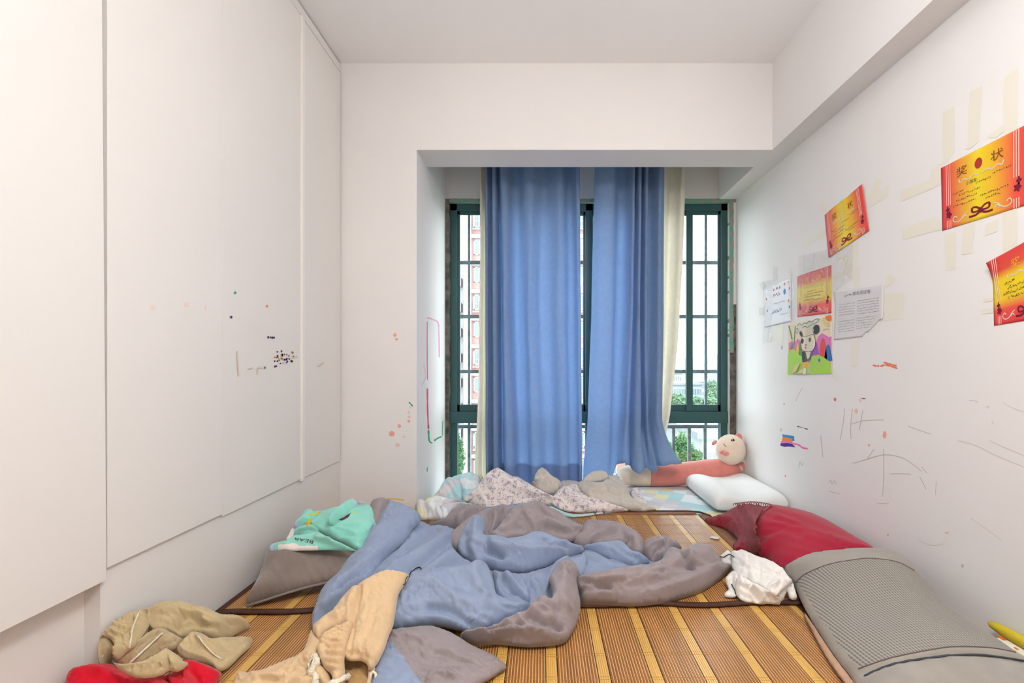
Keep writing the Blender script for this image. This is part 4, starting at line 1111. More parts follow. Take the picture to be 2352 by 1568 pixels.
tube('black_string', [h for h in hp if h] + [on_z(926, 1343, .145)], .0014, M['black'], tr, seg=6)

# --- red shirt and khaki shorts in the near left corner
c = Cloth()
c.fold([(152, 1562, .09), (165, 1540, .10), (200, 1528, .11), (255, 1524, .09), (300, 1545, .05), (360, 1552, .04), (400, 1545, .04), (432, 1519, .06), (458, 1520, .05), (508, 1545, .015), (492, 1578, .006), (470, 1630, .004), (300, 1660, .01), (200, 1650, .04), (160, 1610, .07)], 0, infl=.02, w=30, res=5, folds=[([(380, 1555), (390, 1580), (385, 1610)], -.02, 6), ([(430, 1525), (430, 1560), (420, 1600)], .018, 8), ([(220, 1540), (300, 1565), (360, 1575)], .012, 10), ([(440, 1540), (460, 1570), (470, 1600)], -.012, 6)], wr=[(20, 90, 24, .012)], seed=1)
rs = c.build('red_shirt', [M['red']])
tag(rs, 'bright red shirt on the mat beneath the khaki shorts', 'clothing')
c = Cloth()
c.fold([(335, 1420, .13), (350, 1425, .13), (372, 1445, .11), (350, 1462, .10), (320, 1478, .10), (330, 1450, .12)], 1, infl=.005, w=10, res=4)
c.fold([(341, 1412, .16), (362, 1395, .165), (387, 1386, .155), (421, 1386, .14), (455, 1392, .12), (489, 1403, .095), (515, 1415, .07), (540, 1415, .055), (557, 1419, .045), (573, 1430, .02), (572, 1440, .012), (549, 1452, .012), (523, 1464, .02), (498, 1469, .03), (480, 1466, .04), (460, 1458, .055), (440, 1456, .065), (416, 1463, .075), (396, 1455, .09), (375, 1446, .11), (352, 1445, .125), (342, 1430, .145)], 0, infl=.035, w=26, res=3.5, folds=[([(352, 1408), (400, 1402), (450, 1410), (510, 1430)], .012, 9), ([(400, 1440), (450, 1435), (500, 1442)], -.012, 6), ([(410, 1400), (418, 1420), (408, 1445)], -.01, 5), ([(470, 1425), (490, 1435), (530, 1440)], .012, 5), ([(515, 1420), (530, 1440), (520, 1460)], -.014, 4)], wr=[(15, 80, 18, .014)], seed=2)
c.fold([(284, 1511, .09), (302, 1489, .11), (328, 1466, .12), (345, 1452, .125), (367, 1443, .12), (396, 1453, .105), (416, 1465, .09), (423, 1472, .08), (404, 1488, .075), (392, 1495, .07), (370, 1499, .07), (346, 1512, .065), (328, 1526, .06), (297, 1528, .07), (270, 1523, .085)], 1, infl=.02, w=18, res=3.5, folds=[([(298, 1520), (330, 1490), (372, 1455)], .008, 4), ([(345, 1500), (372, 1485), (400, 1470)], -.012, 5), ([(375, 1492), (395, 1480), (412, 1470)], .014, 4)], wr=[(-40, 50, 14, .010)], seed=3)
c.fold([(228, 1466, .16), (240, 1455, .165), (268, 1428, .175), (285, 1416, .18), (319, 1404, .18), (333, 1401, .18), (350, 1396, .178), (362, 1393, .176), (352, 1401, .17), (342, 1409, .165), (340, 1418, .16), (343, 1434, .145), (331, 1453, .135), (320, 1471, .125), (305, 1487, .12), (289, 1499, .112), (270, 1514, .105), (259, 1504, .115), (263, 1487, .13), (259, 1474, .14), (249, 1465, .15), (238, 1462, .155)], 0, infl=.02, w=16, res=3, folds=[([(250 + k * 9, 1452 - k * 5), (285 + k * 6, 1470 - k * 10)], .005 if k % 2 else -.006, 3) for k in range(9)] + [([(320, 1408), (308, 1440), (298, 1480)], .008, 3)], wr=[(20, 40, 10, .008)], seed=4)
c.fold([(228, 1466, .155), (240, 1461, .15), (250, 1466, .145), (260, 1476, .13), (263, 1490, .12), (258, 1510, .09), (250, 1530, .07), (232, 1530, .09), (224, 1500, .125)], 1, infl=.004, w=8, res=3)
c.fold([(257, 1517, .12), (268, 1524, .12), (294, 1528, .12), (329, 1522, .12), (348, 1513, .12), (380, 1494, .115), (388, 1491, .11), (418, 1512, .09), (420, 1519, .085), (432, 1521, .08), (428, 1529, .078), (411, 1541, .075), (387, 1541, .08), (370, 1550, .08), (345, 1556, .085), (316, 1556, .095), (295, 1549, .105), (272, 1535, .115)], 0, infl=.02, w=13, res=3, folds=[([(300 + k * 11, 1532 - k * 1.5), (292 + k * 11, 1548)], .004 if k % 2 else -.005, 2.4) for k in range(10)] + [([(382, 1505), (384, 1525), (378, 1542)], -.012, 3)], seed=5)
c.fold([(407, 1492, .07), (423, 1471, .085), (440, 1455, .09), (452, 1452, .088), (472, 1458, .08), (487, 1467, .07), (523, 1464, .045), (557, 1463, .03), (580, 1466, .015), (572, 1487, .01), (550, 1508, .008), (527, 1531, .008), (503, 1543, .008), (489, 1536, .015), (455, 1522, .035), (419, 1509, .06)], 0, infl=.022, w=22, res=3.5, folds=[([(455, 1462), (475, 1485), (508, 1512)], .010, 5), ([(425, 1495), (470, 1510), (500, 1535)], .006, 8), ([(565, 1472), (530, 1505), (500, 1530)], -.004, 2)], wr=[(30, 90, 26, .007)], seed=6)
ks = c.build('khaki_shorts', [M['khaki'], M['khaki_in']])
tag(ks, 'khaki elastic-waist shorts crumpled against the wardrobe base', 'clothing')
bv = c.bvh()
cord('drawcord', [(299, 1521), (318, 1503), (345, 1478), (372, 1453)], bv, .003, M['cordw'], ks, off=.002)
cord('stitch_line', [(455, 1460), (470, 1480), (490, 1500), (510, 1514)], bv, .0016, M['cordw'], ks, off=.0005)
cord('stitch_line', [(318, 1408), (305, 1440), (300, 1470), (297, 1488)], bv, .0018, M['cordw'], ks, off=.0005)

# --- crimson cloth over a pillow, white garment, grey pillow on the right
c = Cloth()
c.fold([(1738, 1272, .012), (1738, 1240, .05), (1732, 1215, .08), (1740, 1185, .11), (1765, 1163, .125), (1800, 1166, .125), (1850, 1177, .115), (1882, 1190, .10), (1922, 1213, .09), (1962, 1238, .08), (2002, 1262, .075), (2010, 1290, .06), (1960, 1310, .03), (1860, 1325, .015), (1800, 1318, .012), (1760, 1285, .012)], 0, infl=.075, w=70, res=5, fine=.002, folds=[([(1745, 1250), (1760, 1225), (1800, 1215), (1840, 1225)], -.008, 8)] + [([(1745 + k * 6, 1245 - k * 9), (1820 + k * 8, 1205 - k * 3 + k * 5), (1900 + k * 8, 1225 + k * 4)], .004 if k % 2 else -.004, 4) for k in range(8)], wr=[(20, 160, 16, .008)], seed=1)
c.fold([(1619, 1190, .008), (1640, 1186, .015), (1658, 1180, .03), (1676, 1170, .06), (1690, 1163, .085), (1696, 1158, .095), (1702, 1160, .095), (1708, 1155, .105), (1714, 1159, .105), (1722, 1156, .11), (1730, 1160, .115), (1742, 1158, .12), (1752, 1162, .125), (1772, 1163, .13), (1752, 1176, .13), (1738, 1195, .15), (1735, 1215, .15), (1742, 1240, .13), (1748, 1264, .09), (1730, 1270, .03), (1705, 1266, .01), (1686, 1264, .006), (1684, 1250, .006), (1692, 1238, .006), (1668, 1216, .006), (1640, 1206, .006), (1624, 1200, .006)], 1, infl=.025, w=22, res=3.5, folds=[([(1738, 1190), (1728, 1215), (1735, 1258)], .016, 5), ([(1700, 1168), (1712, 1200), (1710, 1250)], -.012, 6), ([(1650, 1190), (1680, 1200), (1705, 1240)], .012, 8), ([(1640, 1195), (1670, 1205), (1690, 1225)], -.008, 4)], wr=[(60, 40, 12, .014), (150, 20, 8, .005)], seed=2)
rc_ = c.build('red_pillow', [M['red2'], M['red3']])
tag(rc_, 'pillow draped in crimson sheer cloth with a lace ruffle by the right wall', 'pillow')
bv = c.bvh()
for k in range(16):
    t = k / 15
    x, y = 1690 + 80 * t, 1160 - 5 * math.sin(t * 3) + 3 * t
    h = hit(bv, x, y + 4, .002)
    if h:
        r_ = .012
        tube('lace_scallop', [h + Vector((r_ * math.cos(a), .2 * r_, r_ * .8 * math.sin(a) + .008)) for a in np.linspace(-.4, 3.5, 8)], .0016, M['red3'], rc_, seg=5)
cord('lace_edge', [(1772, 1164), (1754, 1178), (1740, 1196), (1734, 1216), (1743, 1240), (1746, 1262)], bv, .004, M['red3'], rc_, off=.003)

c = Cloth()
c.fold([(1798, 1306, .05), (1812, 1294, .075), (1848, 1276, .105), (1900, 1266, .13), (1980, 1261, .15), (2038, 1265, .15), (2075, 1280, .135), (2108, 1313, .105), (2138, 1353, .075), (2175, 1395, .06), (2230, 1435, .055), (2300, 1482, .045), (2360, 1525, .04), (2450, 1585, .035), (2480, 1680, .03), (2050, 1720, .012), (1995, 1640, .012), (1963, 1568, .014), (1920, 1510, .018), (1880, 1450, .022), (1850, 1400, .026), (1832, 1362, .03), (1822, 1340, .035), (1806, 1325, .04)], 0, infl=.07, w=110, res=6, regions=[([(1828, 1338), (1850, 1318), (1900, 1297), (1950, 1287), (2000, 1282), (2060, 1290), (2105, 1312), (2150, 1350), (2400, 1505), (2400, 1512), (2352, 1502), (2280, 1488), (2200, 1485), (2150, 1490), (2050, 1510), (1972, 1536), (1930, 1480), (1890, 1425), (1860, 1380)], 1)], folds=[([(1985, 1550), (2050, 1523), (2150, 1506), (2250, 1501), (2360, 1516)], -.012, 5), ([(1990, 1390), (2080, 1370), (2180, 1400)], -.010, 50), ([(1802, 1310), (1815, 1325), (1832, 1330)], -.012, 5)], wr=[(30, 240, 110, .008)], under=.35, seed=3, fine=0)
def knit_mesh(name):
    m, n, l, p = newmat(name)
    tc = n.new('ShaderNodeTexCoord')
    sp = n.new('ShaderNodeSeparateXYZ')
    l.new(tc.outputs['Object'], sp.inputs[0])
    def wave(sock, fr):
        a = n.new('ShaderNodeMath'); a.operation = 'MULTIPLY'; a.inputs[1].default_value = fr
        l.new(sock, a.inputs[0])
        b = n.new('ShaderNodeMath'); b.operation = 'SINE'
        l.new(a.outputs[0], b.inputs[0])
        return b.outputs[0]
    wx_, wy_ = wave(sp.outputs[0], 2 * math.pi / .0085), wave(sp.outputs[1], 2 * math.pi / .011)
    mu = n.new('ShaderNodeMath'); mu.operation = 'MULTIPLY_ADD'
    mu.inputs[1].default_value = .35
    l.new(wy_, mu.inputs[0]); l.new(wx_, mu.inputs[2])
    r = n.new('ShaderNodeValToRGB')
    r.color_ramp.elements[0].position = .30; r.color_ramp.elements[0].color = lin('a59e94')
    r.color_ramp.elements[1].position = .95; r.color_ramp.elements[1].color = lin('67655f')
    mr = n.new('ShaderNodeMapRange'); mr.inputs['From Min'].default_value = -1.35; mr.inputs['From Max'].default_value = 1.35
    l.new(mu.outputs[0], mr.inputs['Value']); l.new(mr.outputs[0], r.inputs[0])
    l.new(r.outputs[0], p.inputs['Base Color'])
    b = n.new('ShaderNodeBump'); b.invert = True; b.inputs['Strength'].default_value = .5; b.inputs['Distance'].default_value = .003
    l.new(mr.outputs[0], b.inputs['Height']); l.new(b.outputs[0], p.inputs['Normal'])
    p.inputs['Roughness'].default_value = .95
    p.inputs['Sheen Weight'].default_value = .25
    return m
M['knit'] = knit_mesh('grey_mesh_knit')
gp = c.build('grey_pillow', [M['grey'], M['knit']])
tag(gp, 'long grey pillow with a mesh knit panel in the near right corner', 'pillow')
bv = c.bvh()
for nm, pts, r_, m_ in (('stitch_seam', [(1828, 1338), (1850, 1318), (1900, 1297), (1950, 1287), (2000, 1282), (2060, 1290), (2100, 1310)], .0016, 'stitch'), ('stitch_seam', [(1972, 1536), (2050, 1510), (2150, 1490), (2200, 1485), (2280, 1488), (2352, 1502)], .0016, 'stitch'), ('flap_seam_shade', [(1985, 1552), (2050, 1525), (2150, 1508), (2250, 1503), (2360, 1518)], .0024, 'gap_shade')):
    cord(nm, pts, bv, r_, M[m_], gp, off=.0008, n=14)
c = Cloth()
c.fold([(1850, 1408, .012), (1880, 1450, .015), (1920, 1510, .012), (1963, 1568, .01), (2010, 1640, .01), (1990, 1655, .006), (1950, 1585, .005), (1905, 1520, .006), (1868, 1455, .007), (1848, 1415, .008)], 0, infl=.006, w=10, res=4, wr=[(50, 40, 12, .004)])
c.build('lining_edge', [M['peach']], gp)

c = Cloth()
c.fold([(1800, 1352, .05), (1812, 1340, .06), (1821, 1339, .06), (1825, 1352, .045), (1831, 1373, .02), (1824, 1378, .015), (1813, 1373, .02), (1808, 1358, .035), (1800, 1378, .01), (1793, 1381, .01), (1783, 1370, .03), (1792, 1358, .045)], 0, infl=.012, w=7, res=2.5, seed=5)
c.fold([(1653, 1278, .02), (1661, 1270, .03), (1671, 1263, .04), (1679, 1269, .04), (1684, 1281, .03), (1683, 1299, .012), (1675, 1303, .008), (1665, 1297, .008), (1655, 1286, .012)], 0, infl=.012, w=9, res=2.5, folds=[([(1656, 1281), (1672, 1276), (1682, 1282)], .008, 3)], wr=[(40, 30, 8, .006)], seed=1)
c.fold([(1684, 1311, .035), (1675, 1316, .035), (1666, 1328, .03), (1668, 1341, .02), (1673, 1353, .014), (1663, 1363, .008), (1666, 1371, .005), (1689, 1371, .008), (1694, 1352, .025), (1698, 1328, .045), (1691, 1316, .045)], 0, infl=.015, w=10, res=2.5, folds=[([(1681, 1330), (1682, 1345), (1690, 1362)], -.016, 4)], wr=[(80, 40, 9, .006)], seed=2)
c.fold([(1681, 1284, .05), (1678, 1270, .06), (1684, 1265, .065), (1691, 1266, .068), (1701, 1262, .075), (1712, 1266, .08), (1722, 1271, .085), (1742, 1280, .09), (1757, 1284, .092), (1783, 1297, .095), (1799, 1309, .092), (1812, 1328, .08), (1821, 1339, .07), (1814, 1342, .065), (1803, 1350, .06), (1793, 1359, .055), (1783, 1369, .045), (1773, 1362, .05), (1761, 1358, .05), (1742, 1344, .055), (1727, 1339, .055), (1711, 1329, .055), (1696, 1325, .05), (1684, 1307, .045), (1680, 1298, .045)], 0, infl=.022, w=18, res=2.5, folds=[([(1740, 1296), (1770, 1309), (1795, 1312), (1812, 1328)], -.006, 3), ([(1764, 1354), (1772, 1343), (1786, 1338)], .012, 4), ([(1778, 1360), (1784, 1350), (1790, 1342)], -.012, 3), ([(1700, 1285), (1720, 1300), (1726, 1325)], .007, 6), ([(1745, 1300), (1744, 1325), (1735, 1338)], -.006, 4)], wr=[(50, 50, 14, .008)], seed=3)
c.fold([(1694, 1326, .06), (1711, 1329, .062), (1727, 1339, .06), (1742, 1345, .055), (1761, 1358, .05), (1778, 1363, .045), (1786, 1374, .03), (1794, 1376, .025), (1790, 1389, .004), (1776, 1388, .004), (1762, 1387, .004), (1750, 1389, .003), (1737, 1387, .004), (1728, 1385, .004), (1711, 1383, .005), (1698, 1374, .012), (1691, 1364, .02), (1688, 1344, .04)], 0, infl=.022, w=14, res=2.5, folds=[([(1726, 1342), (1722, 1352), (1738, 1372), (1742, 1386)], -.014, 4), ([(1697, 1340), (1712, 1345), (1722, 1350)], .012, 5), ([(1702, 1362), (1718, 1372), (1730, 1382)], -.012, 3), ([(1730, 1350), (1748, 1366), (1756, 1385)], .014, 5)] + [([(1756 + k, 1362 + k * 4), (1785, 1372 + k * 3)], -.004, 1.8) for k in range(5)], wr=[(45, 40, 11, .008)], seed=4)
wg = c.build('white_shirt', [M['whitec']])
tag(wg, 'crumpled white garment with black piping between the duvet and grey pillow', 'clothing')
bv = c.bvh()
cord('black_piping', [(1654, 1278), (1662, 1279), (1668, 1276), (1674, 1273), (1681, 1275), (1687, 1279)], bv, .0018, M['black'], wg, off=.001)
cord('black_piping', [(1681, 1341), (1684, 1348), (1688, 1355), (1690, 1365)], bv, .0018, M['black'], wg, off=.001)

# --- white contour pillow
def contour_pillow():
    xc, yc_, hw, hl = 1.228, 2.875, .212, .285
    nu, nv = 40, 40
    V, Fa = [], []
    def top(u):   # u -1..1 across
        return .098 + .018 * math.cos((u + .72) * 3.6) * (1 if u < 0 else .8) + .010 * u
    def sup(t):   # rounded side profile
        return max(0.0, 1 - abs(t) ** 9) ** (1 / 3.0)
    for side in (1, 0):
        for j in range(nv + 1):
            v = -1 + 2 * j / nv
            v = math.copysign(1 - (1 - abs(v)) ** 2.2, v)
            for i in range(nu + 1):
                u = -1 + 2 * i / nu
                u = math.copysign(1 - (1 - abs(u)) ** 2.2, u)
                e = sup(u) * sup(v)
                h = top(u)
                mid = h * .45
                z = mid + (h - mid) * e if side else mid - (mid - .002) * e
                if side:
                    z += .0015 * noise.noise((u * 3, v * 3, 1))
                V.append((xc + u * hw, yc_ + v * hl, z))
    n1 = (nu + 1) * (nv + 1)
    for j in range(nv):
        for i in range(nu):
            a = j * (nu + 1) + i
            q = (a, a + 1, a + nu + 2, a + nu + 1)
            Fa.append(q)
            Fa.append(tuple(n1 + k for k in q[::-1]))
    return mesh('contour_pillow', V, Fa, M['foam'], None, smooth=True)
cp = contour_pillow()
tag(cp, 'white contoured latex pillow beside the right wall behind the crimson one', 'pillow')

# --- long pig-like plush under the window
pg = empty('plush_toy', on_z(1560, 1113, 0.0))
tag(pg, 'long coral and cream plush animal lying along the window, head against the wall', 'plush toy')
YP = 3.20
def plush_tube(name, ctr, m, capa=True):
    P, R = [], []
    for px, py, r in crom(ctr, 8):
        P.append(on_y(px, py, YP)); R.append(max(r, .2) / F * YP)
    return tube(name, P, R, m, pg, seg=28)
plush_tube('body', [(1421, 1094, 1), (1423, 1093, 12), (1430, 1092, 19), (1448, 1091, 23), (1470, 1090.5, 24.5), (1491, 1090, 25)], M['pcream'])
plush_tube('jumper', [(1490, 1090, 25.5), (1520, 1090, 25.5), (1560, 1088, 25.5), (1600, 1084, 25.5), (1640, 1080, 26), (1668, 1078, 24), (1690, 1080, 17), (1700, 1081, 8), (1704, 1081, 1)], M['pink'])
hc = Vector(on_y(1678, 1033, YP - .03))
def headshape(u):
    return 1 + .05 * max(0, u.z) ** 2 - .03 * abs(u.x) * max(0, u.z)
hd = ell('head', hc, (.103, .095, .107), M['pcream'], pg, fn=headshape)
def face_pt(px, py, off=.0):
    d = Vector(((px - CX) / F, 1.0, -(py - CY) / F))
    o = Vector((0, 0, CAMH))
    bvh_h = face_pt.b
    loc, nrm, _, _ = bvh_h.ray_cast(o, d.normalized())
    return (loc + (Vector((0, -1, 0)) * off), nrm) if loc else (o + d * (YP - .1), Vector((0, -1, 0)))
face_pt.b = BVHTree.FromPolygons([v.co.copy() for v in hd.data.vertices], [tuple(p.vertices) for p in hd.data.polygons])
p, _ = face_pt(1683.5, 1011)
ell('eye', p, (.0135, .006, .011), mat('black_eye', '14141a', .15, spec=.6), hd, seg=16, ring=8)
ell('eye_glint', p + Vector((-.005, -.0055, .004)), (.0035, .002, .003), mat('eye_glint_white', 'ffffff', .4), hd, seg=10, ring=6)
pts = [face_pt(x, y, .001)[0] for x, y in crom([(1662, 1018), (1663, 1021), (1666, 1024), (1668, 1025)], 4)]
tube('wink', pts, .0018, M['black'], hd, seg=6)
for k, (px, py, rx, rz, a) in enumerate([(1659, 1038, .022, .014, .35), (1667, 1041, .022, .015, -.15)]):
    p, _ = face_pt(px, py, .004)
    ell('snout', p, (rx, .014, rz), M['ppink'], hd, seg=18, ring=10, fn=lambda u: 1 + .12 * noise.noise(u * 3))
from mathutils import Matrix
ell('ear', Vector(on_y(1697, 1003, YP - .02)), (.030, .014, .022), M['ppink'], hd, rot=Matrix.Rotation(.9, 3, 'Y'), seg=18, ring=10)
ell('ear', Vector(on_y(1640, 1017, YP - .04)), (.026, .012, .013), M['ppink'], hd, rot=Matrix.Rotation(-.7, 3, 'Y'), seg=18, ring=10, fn=lambda u: 1 - .25 * max(0, -u.x))
plush_tube('arm', [(1676, 1082, 9), (1688, 1079, 11), (1698, 1074, 11), (1704, 1070, 8)], M['pcream'])
plush_tube('paw', [(1699, 1072, 9.5), (1706, 1068, 9.5), (1711, 1064, 6), (1713, 1062, 1)], M['ppink'])

# --- rolled yellow thing by the right wall
yr = empty('yellow_roll', (1.41, 1.3, 0))
tag(yr, 'yellow rolled strip lying along the right wall behind the grey pillow', 'roll')
M['yel'] = mat('yellow_foam', 'd9c234', .8, var=.1, vscale=30)
tube('roll', [(1.418, 1.408, .050), (1.419, 1.40, .050), (1.421, 1.36, .050), (1.424, 1.2, .05), (1.424, .95, .05)], [.004, .011, .016, .017, .017], M['yel'], yr, seg=16)
box('paper_edge', (1.385, .95, .0), (1.436, 1.36, .034), mat('roll_white_paper', 'efe9d6', .8), yr, bev=.004)
boxes('orange_mark', [((1.398, 1.345, .0345), (1.41, 1.365, .0365)), ((1.392, 1.30, .0345), (1.397, 1.31, .0358))], mat('orange_print_ink', 'e07a2a', .8), yr)
# ---------------------------------------------------------------- papers on the right wall
def uvgrad(name, axis, stops, rough=.45):
    m, n, l, p = newmat(name)
    tc = n.new('ShaderNodeTexCoord')
    sp = n.new('ShaderNodeSeparateXYZ')
    l.new(tc.outputs['UV'], sp.inputs[0])
    r = n.new('ShaderNodeValToRGB')
    for i, (t, c_) in enumerate(stops):
        e = r.color_ramp.elements[i] if i < 2 else r.color_ramp.elements.new(t)
        e.position = t
        e.color = lin(c_)
    l.new(sp.outputs[axis], r.inputs[0])
    l.new(r.outputs[0], p.inputs['Base Color'])
    p.inputs['Roughness'].default_value = rough
    return m
class Paper:
    """a sheet taped to the right wall; corners (pixels): top-left, top-right, bottom-right, bottom-left"""
    def __init__(s, name, label, cat, quad, m, curl=None, h=.0015, n=24, border=None, cut=None):
        s.q = [Vector(on_x(px, py, XR)) for px, py in quad]
        s.curl, s.h = curl, h
        V, Fa, uv = [], [], []
        for j in range(n + 1):
            for i in range(n + 1):
                u, v = i / n, j / n
                V.append(s.at(u, v, 0)); uv.append((u, v))
        for j in range(n):
            for i in range(n):
                if cut and cut((i + .5) / n, (j + .5) / n):
                    continue
                a = j * (n + 1) + i
                Fa.append((a, a + 1, a + n + 2, a + n + 1))
        s.o = mesh(name, V, Fa, m, None, smooth=True)
        lay = s.o.data.uv_layers.new(name='UVMap')
        for lp in s.o.data.loops:
            lay.data[lp.index].uv = uv[lp.vertex_index]
        md = s.o.modifiers.new('thickness', 'SOLIDIFY'); md.thickness = .0006; md.offset = -1
        tag(s.o, label, cat)
    def at(s, u, v, h):
        tl, tr, br, bl = s.q
        p = (tl * (1 - u) + tr * u) * v + (bl * (1 - u) + br * u) * (1 - v)
        e = s.h + (s.curl(u, v) if s.curl else 0) + h
        return Vector((XR - e, p.y, p.z))
    def shape(s, name, pts, m, h=.0006):
        pts = [Vector(p) for p in resample(np.array(pts, float), .05)] if len(pts) < 6 else [Vector(p) for p in pts]
        n = len(pts)
        vv, _, ff_, _, _, _ = delaunay_2d_cdt(pts, [(i, (i + 1) % n) for i in range(n)], [], 1, 1e-6)
        return mesh(name, [s.at(q.x, q.y, h) for q in vv], [tuple(q) for q in ff_], m, s.o)
    def line(s, name, pts, w, m, h=.0008, sm=True):
        P = np.array(crom(pts, 6)) if (len(pts) > 2 and sm) else np.array(pts, float)
        V, Fa = [], []
        for i in range(len(P)):
            t = P[min(i + 1, len(P) - 1)] - P[max(i - 1, 0)]
            t = t / (np.hypot(*t) + 1e-9)
            nn_ = np.array((-t[1], t[0])) * w / 2
            for q in (P[i] + nn_, P[i] - nn_):
                V.append(s.at(q[0], q[1], h))
            if i:
                Fa.append((2 * i - 2, 2 * i - 1, 2 * i + 1, 2 * i))
        return mesh(name, V, Fa, m, s.o)
    def text(s, name, body, u0, v0, u1, v1, m, h=.0009):
        V, Fa = text_polys(body)
        if len(V) == 0:
            return
        a = (V - V.min(0)) / np.maximum(np.ptp(V, 0), 1e-6)
        return mesh(name, [s.at(u0 + (u1 - u0) * x, v0 + (v1 - v0) * y, h) for x, y in a], Fa, m, s.o)
    def blocks(s, name, rows, m, seed=1, hgt=.03, h=.0008):
        """lines of writing too small to read: short strokes"""
        rn = random.Random(seed)
        V, Fa = [], []
        for (u0, u1, v) in rows:
            u = u0
            while u < u1:
                w = rn.uniform(.010, .020)
                for k in range(2):
                    y0_ = v + rn.uniform(-.5, .3) * hgt
                    a, b = (u, y0_), (u + w * rn.uniform(.5, 1), y0_ + hgt * rn.uniform(.15, .4))
                    q = len(V)
                    V += [s.at(a[0], a[1], h), s.at(b[0], a[1], h), s.at(b[0], b[1], h), s.at(a[0], b[1], h)]
                    Fa.append((q, q + 1, q + 2, q + 3))
                u += w + rn.uniform(.004, .009)
        return mesh(name, V, Fa, m, s.o)
INK = {k: mat(k + '_ink', c_, .55) for k, c_ in dict(brown='7d4a1c', dark='5b5a3a', maroon='7b1834', silver='ddd9c8', white='f6d9c8', plum='6a2038', gold='f0b030', black='2a2d3a', grey='8d8d92', teal='2c9aa6', green='6fa84c', lime='a8d44e', pink='e07ab8', purple='9a56b8', redc='e04a48', bluec='2470b8', orange='f08030', yellow='ecc53a', cream='ecdcc0', leafg='5b8d4a', sky='5a8ac8', rose='e090a0').items()}
def cert_side(pp, swap=False, flowers=True):
    for u in (.075, .10, .125):
        pp.line('border_line', [(u, .005), (u, .13)], .007, INK['white'], sm=False)
        pp.line('border_line', [(u, .36), (u, .995)], .007, INK['white'], sm=False)
    for u in (.865, .89, .915):
        pp.line('border_line', [(u, .005), (u, .13)], .009, INK['white'], sm=False)
        pp.line('border_line', [(u, .40), (u, .995)], .009, INK['white'], sm=False)
    def flower(cx_, cy_, sx):
        ang = np.linspace(0, 2 * math.pi, 25)[:-1]
        pp.shape('flower_print', [(cx_ + .035 * (1 + .25 * math.cos(5 * a)) * math.cos(a), cy_ + .05 * (1 + .25 * math.cos(5 * a)) * math.sin(a)) for a in ang], INK['maroon'])
        pp.shape('flower_print', [(cx_ - sx * .015 + .022 * (1 + .35 * math.cos(4 * a)) * math.cos(a), cy_ + .085 + .045 * (1 + .3 * math.cos(4 * a)) * math.sin(a)) for a in ang], INK['plum'])
    flower(.10, .21, 1)
    flower(.90, .26, -1)
    # bow and scrolls along the foot
    for sx in (-1, 1):
        pp.line('ribbon_print', [(.5, .14), (.5 + sx * .05, .19), (.5 + sx * .10, .19), (.5 + sx * .09, .13), (.5, .13)], .025, INK['maroon'])
        pp.line('ribbon_print', [(.5, .12), (.5 + sx * .06, .08), (.5 + sx * .14, .08)], .03, INK['maroon'])
        pp.line('scroll_print', [(.5 + sx * .15, .17), (.5 + sx * .20, .14), (.5 + sx * .25, .08), (.5 + sx * .31, .07), (.5 + sx * .345, .11), (.5 + sx * .32, .16), (.5 + sx * .29, .13)], .011, INK['silver'], h=.001)
        pp.line('scroll_print', [(.5 + sx * .16, .10), (.5 + sx * .19, .13), (.5 + sx * .22, .09)], .012, INK['silver'], h=.001)
        pp.line('scroll_print', [(.5 + sx * .02, .645), (.5 + sx * .08, .67), (.5 + sx * .14, .64), (.5 + sx * .20, .665), (.5 + sx * .245, .64), (.5 + sx * .26, .69)], .014, INK['silver'], h=.001)
    pp.shape('knot_print', [(.5 + .03 * math.cos(a), .13 + .04 * math.sin(a)) for a in np.linspace(0, 6, 12)], INK['maroon'], h=.0011)
CR = uvgrad('certificate_red_yellow_sides', 0, [(0, 'e23b3e'), (.12, 'ea5540'), (.47, 'f2d91e'), (.62, 'f2c022'), (.86, 'ee5c3e'), (1, 'e5403f')])
CV = uvgrad('certificate_red_yellow_bands', 1, [(0, 'e43c3f'), (.22, 'ea5040'), (.38, 'f1cd12'), (.66, 'f1d312'), (.80, 'e2503a'), (1, 'd83f3c')])
ROWS = [(.16, .28, .50), (.45, .62, .535), (.64, .84, .575), (.24, .50, .45), (.20, .46, .38), (.16, .44, .31), (.50, .80, .33), (.56, .72, .275)]
cert = Paper('award_certificate', 'largest red and yellow award certificate, highest on the right wall near the edge', 'certificate', [(2162, 386), (2362, 284), (2362, 470), (2165, 530)], CR)
cert_side(cert)
cert.text('lettering', '奖', .21, .73, .345, .87, INK['brown'])
cert.text('lettering', '状', .62, .73, .76, .87, INK['brown'])
cert.shape('seal_print', [(.48 + .045 * math.cos(a), .80 + .075 * math.sin(a)) for a in np.linspace(0, 6.1, 20)], mat('seal_red_ink', 'b5342f', .5))
cert.text('lettering', '小朋友:', .33, .555, .47, .61, INK['dark'])
cert.blocks('small_print', ROWS, INK['dark'], 1)
cert2 = Paper('award_certificate', 'tilted red and yellow award certificate stuck above the cluster of papers', 'certificate', [(1896, 494), (1984, 423), (1998, 529), (1905, 592)], CR, curl=lambda u, v: .003 + .005 * abs(math.sin(u * 5)) * v)
cert_side(cert2)
cert2.text('lettering', '奖', .21, .72, .34, .86, INK['brown'])
cert2.text('lettering', '状', .60, .72, .74, .86, INK['brown'])
cert2.blocks('small_print', ROWS, INK['dark'], 2)
cert3 = Paper('award_certificate', 'red and yellow award certificate with curling top corner cut by the right frame edge', 'certificate', [(2281, 604), (2440, 498), (2440, 722), (2284, 748)], CV, curl=lambda u, v: .022 * max(0, (v - .6) / .4) ** 2 * max(0, 1 - u / .5) ** 1.2)
cert_side(cert3)
cert3.text('lettering', '奖', .30, .73, .43, .87, INK['gold'])
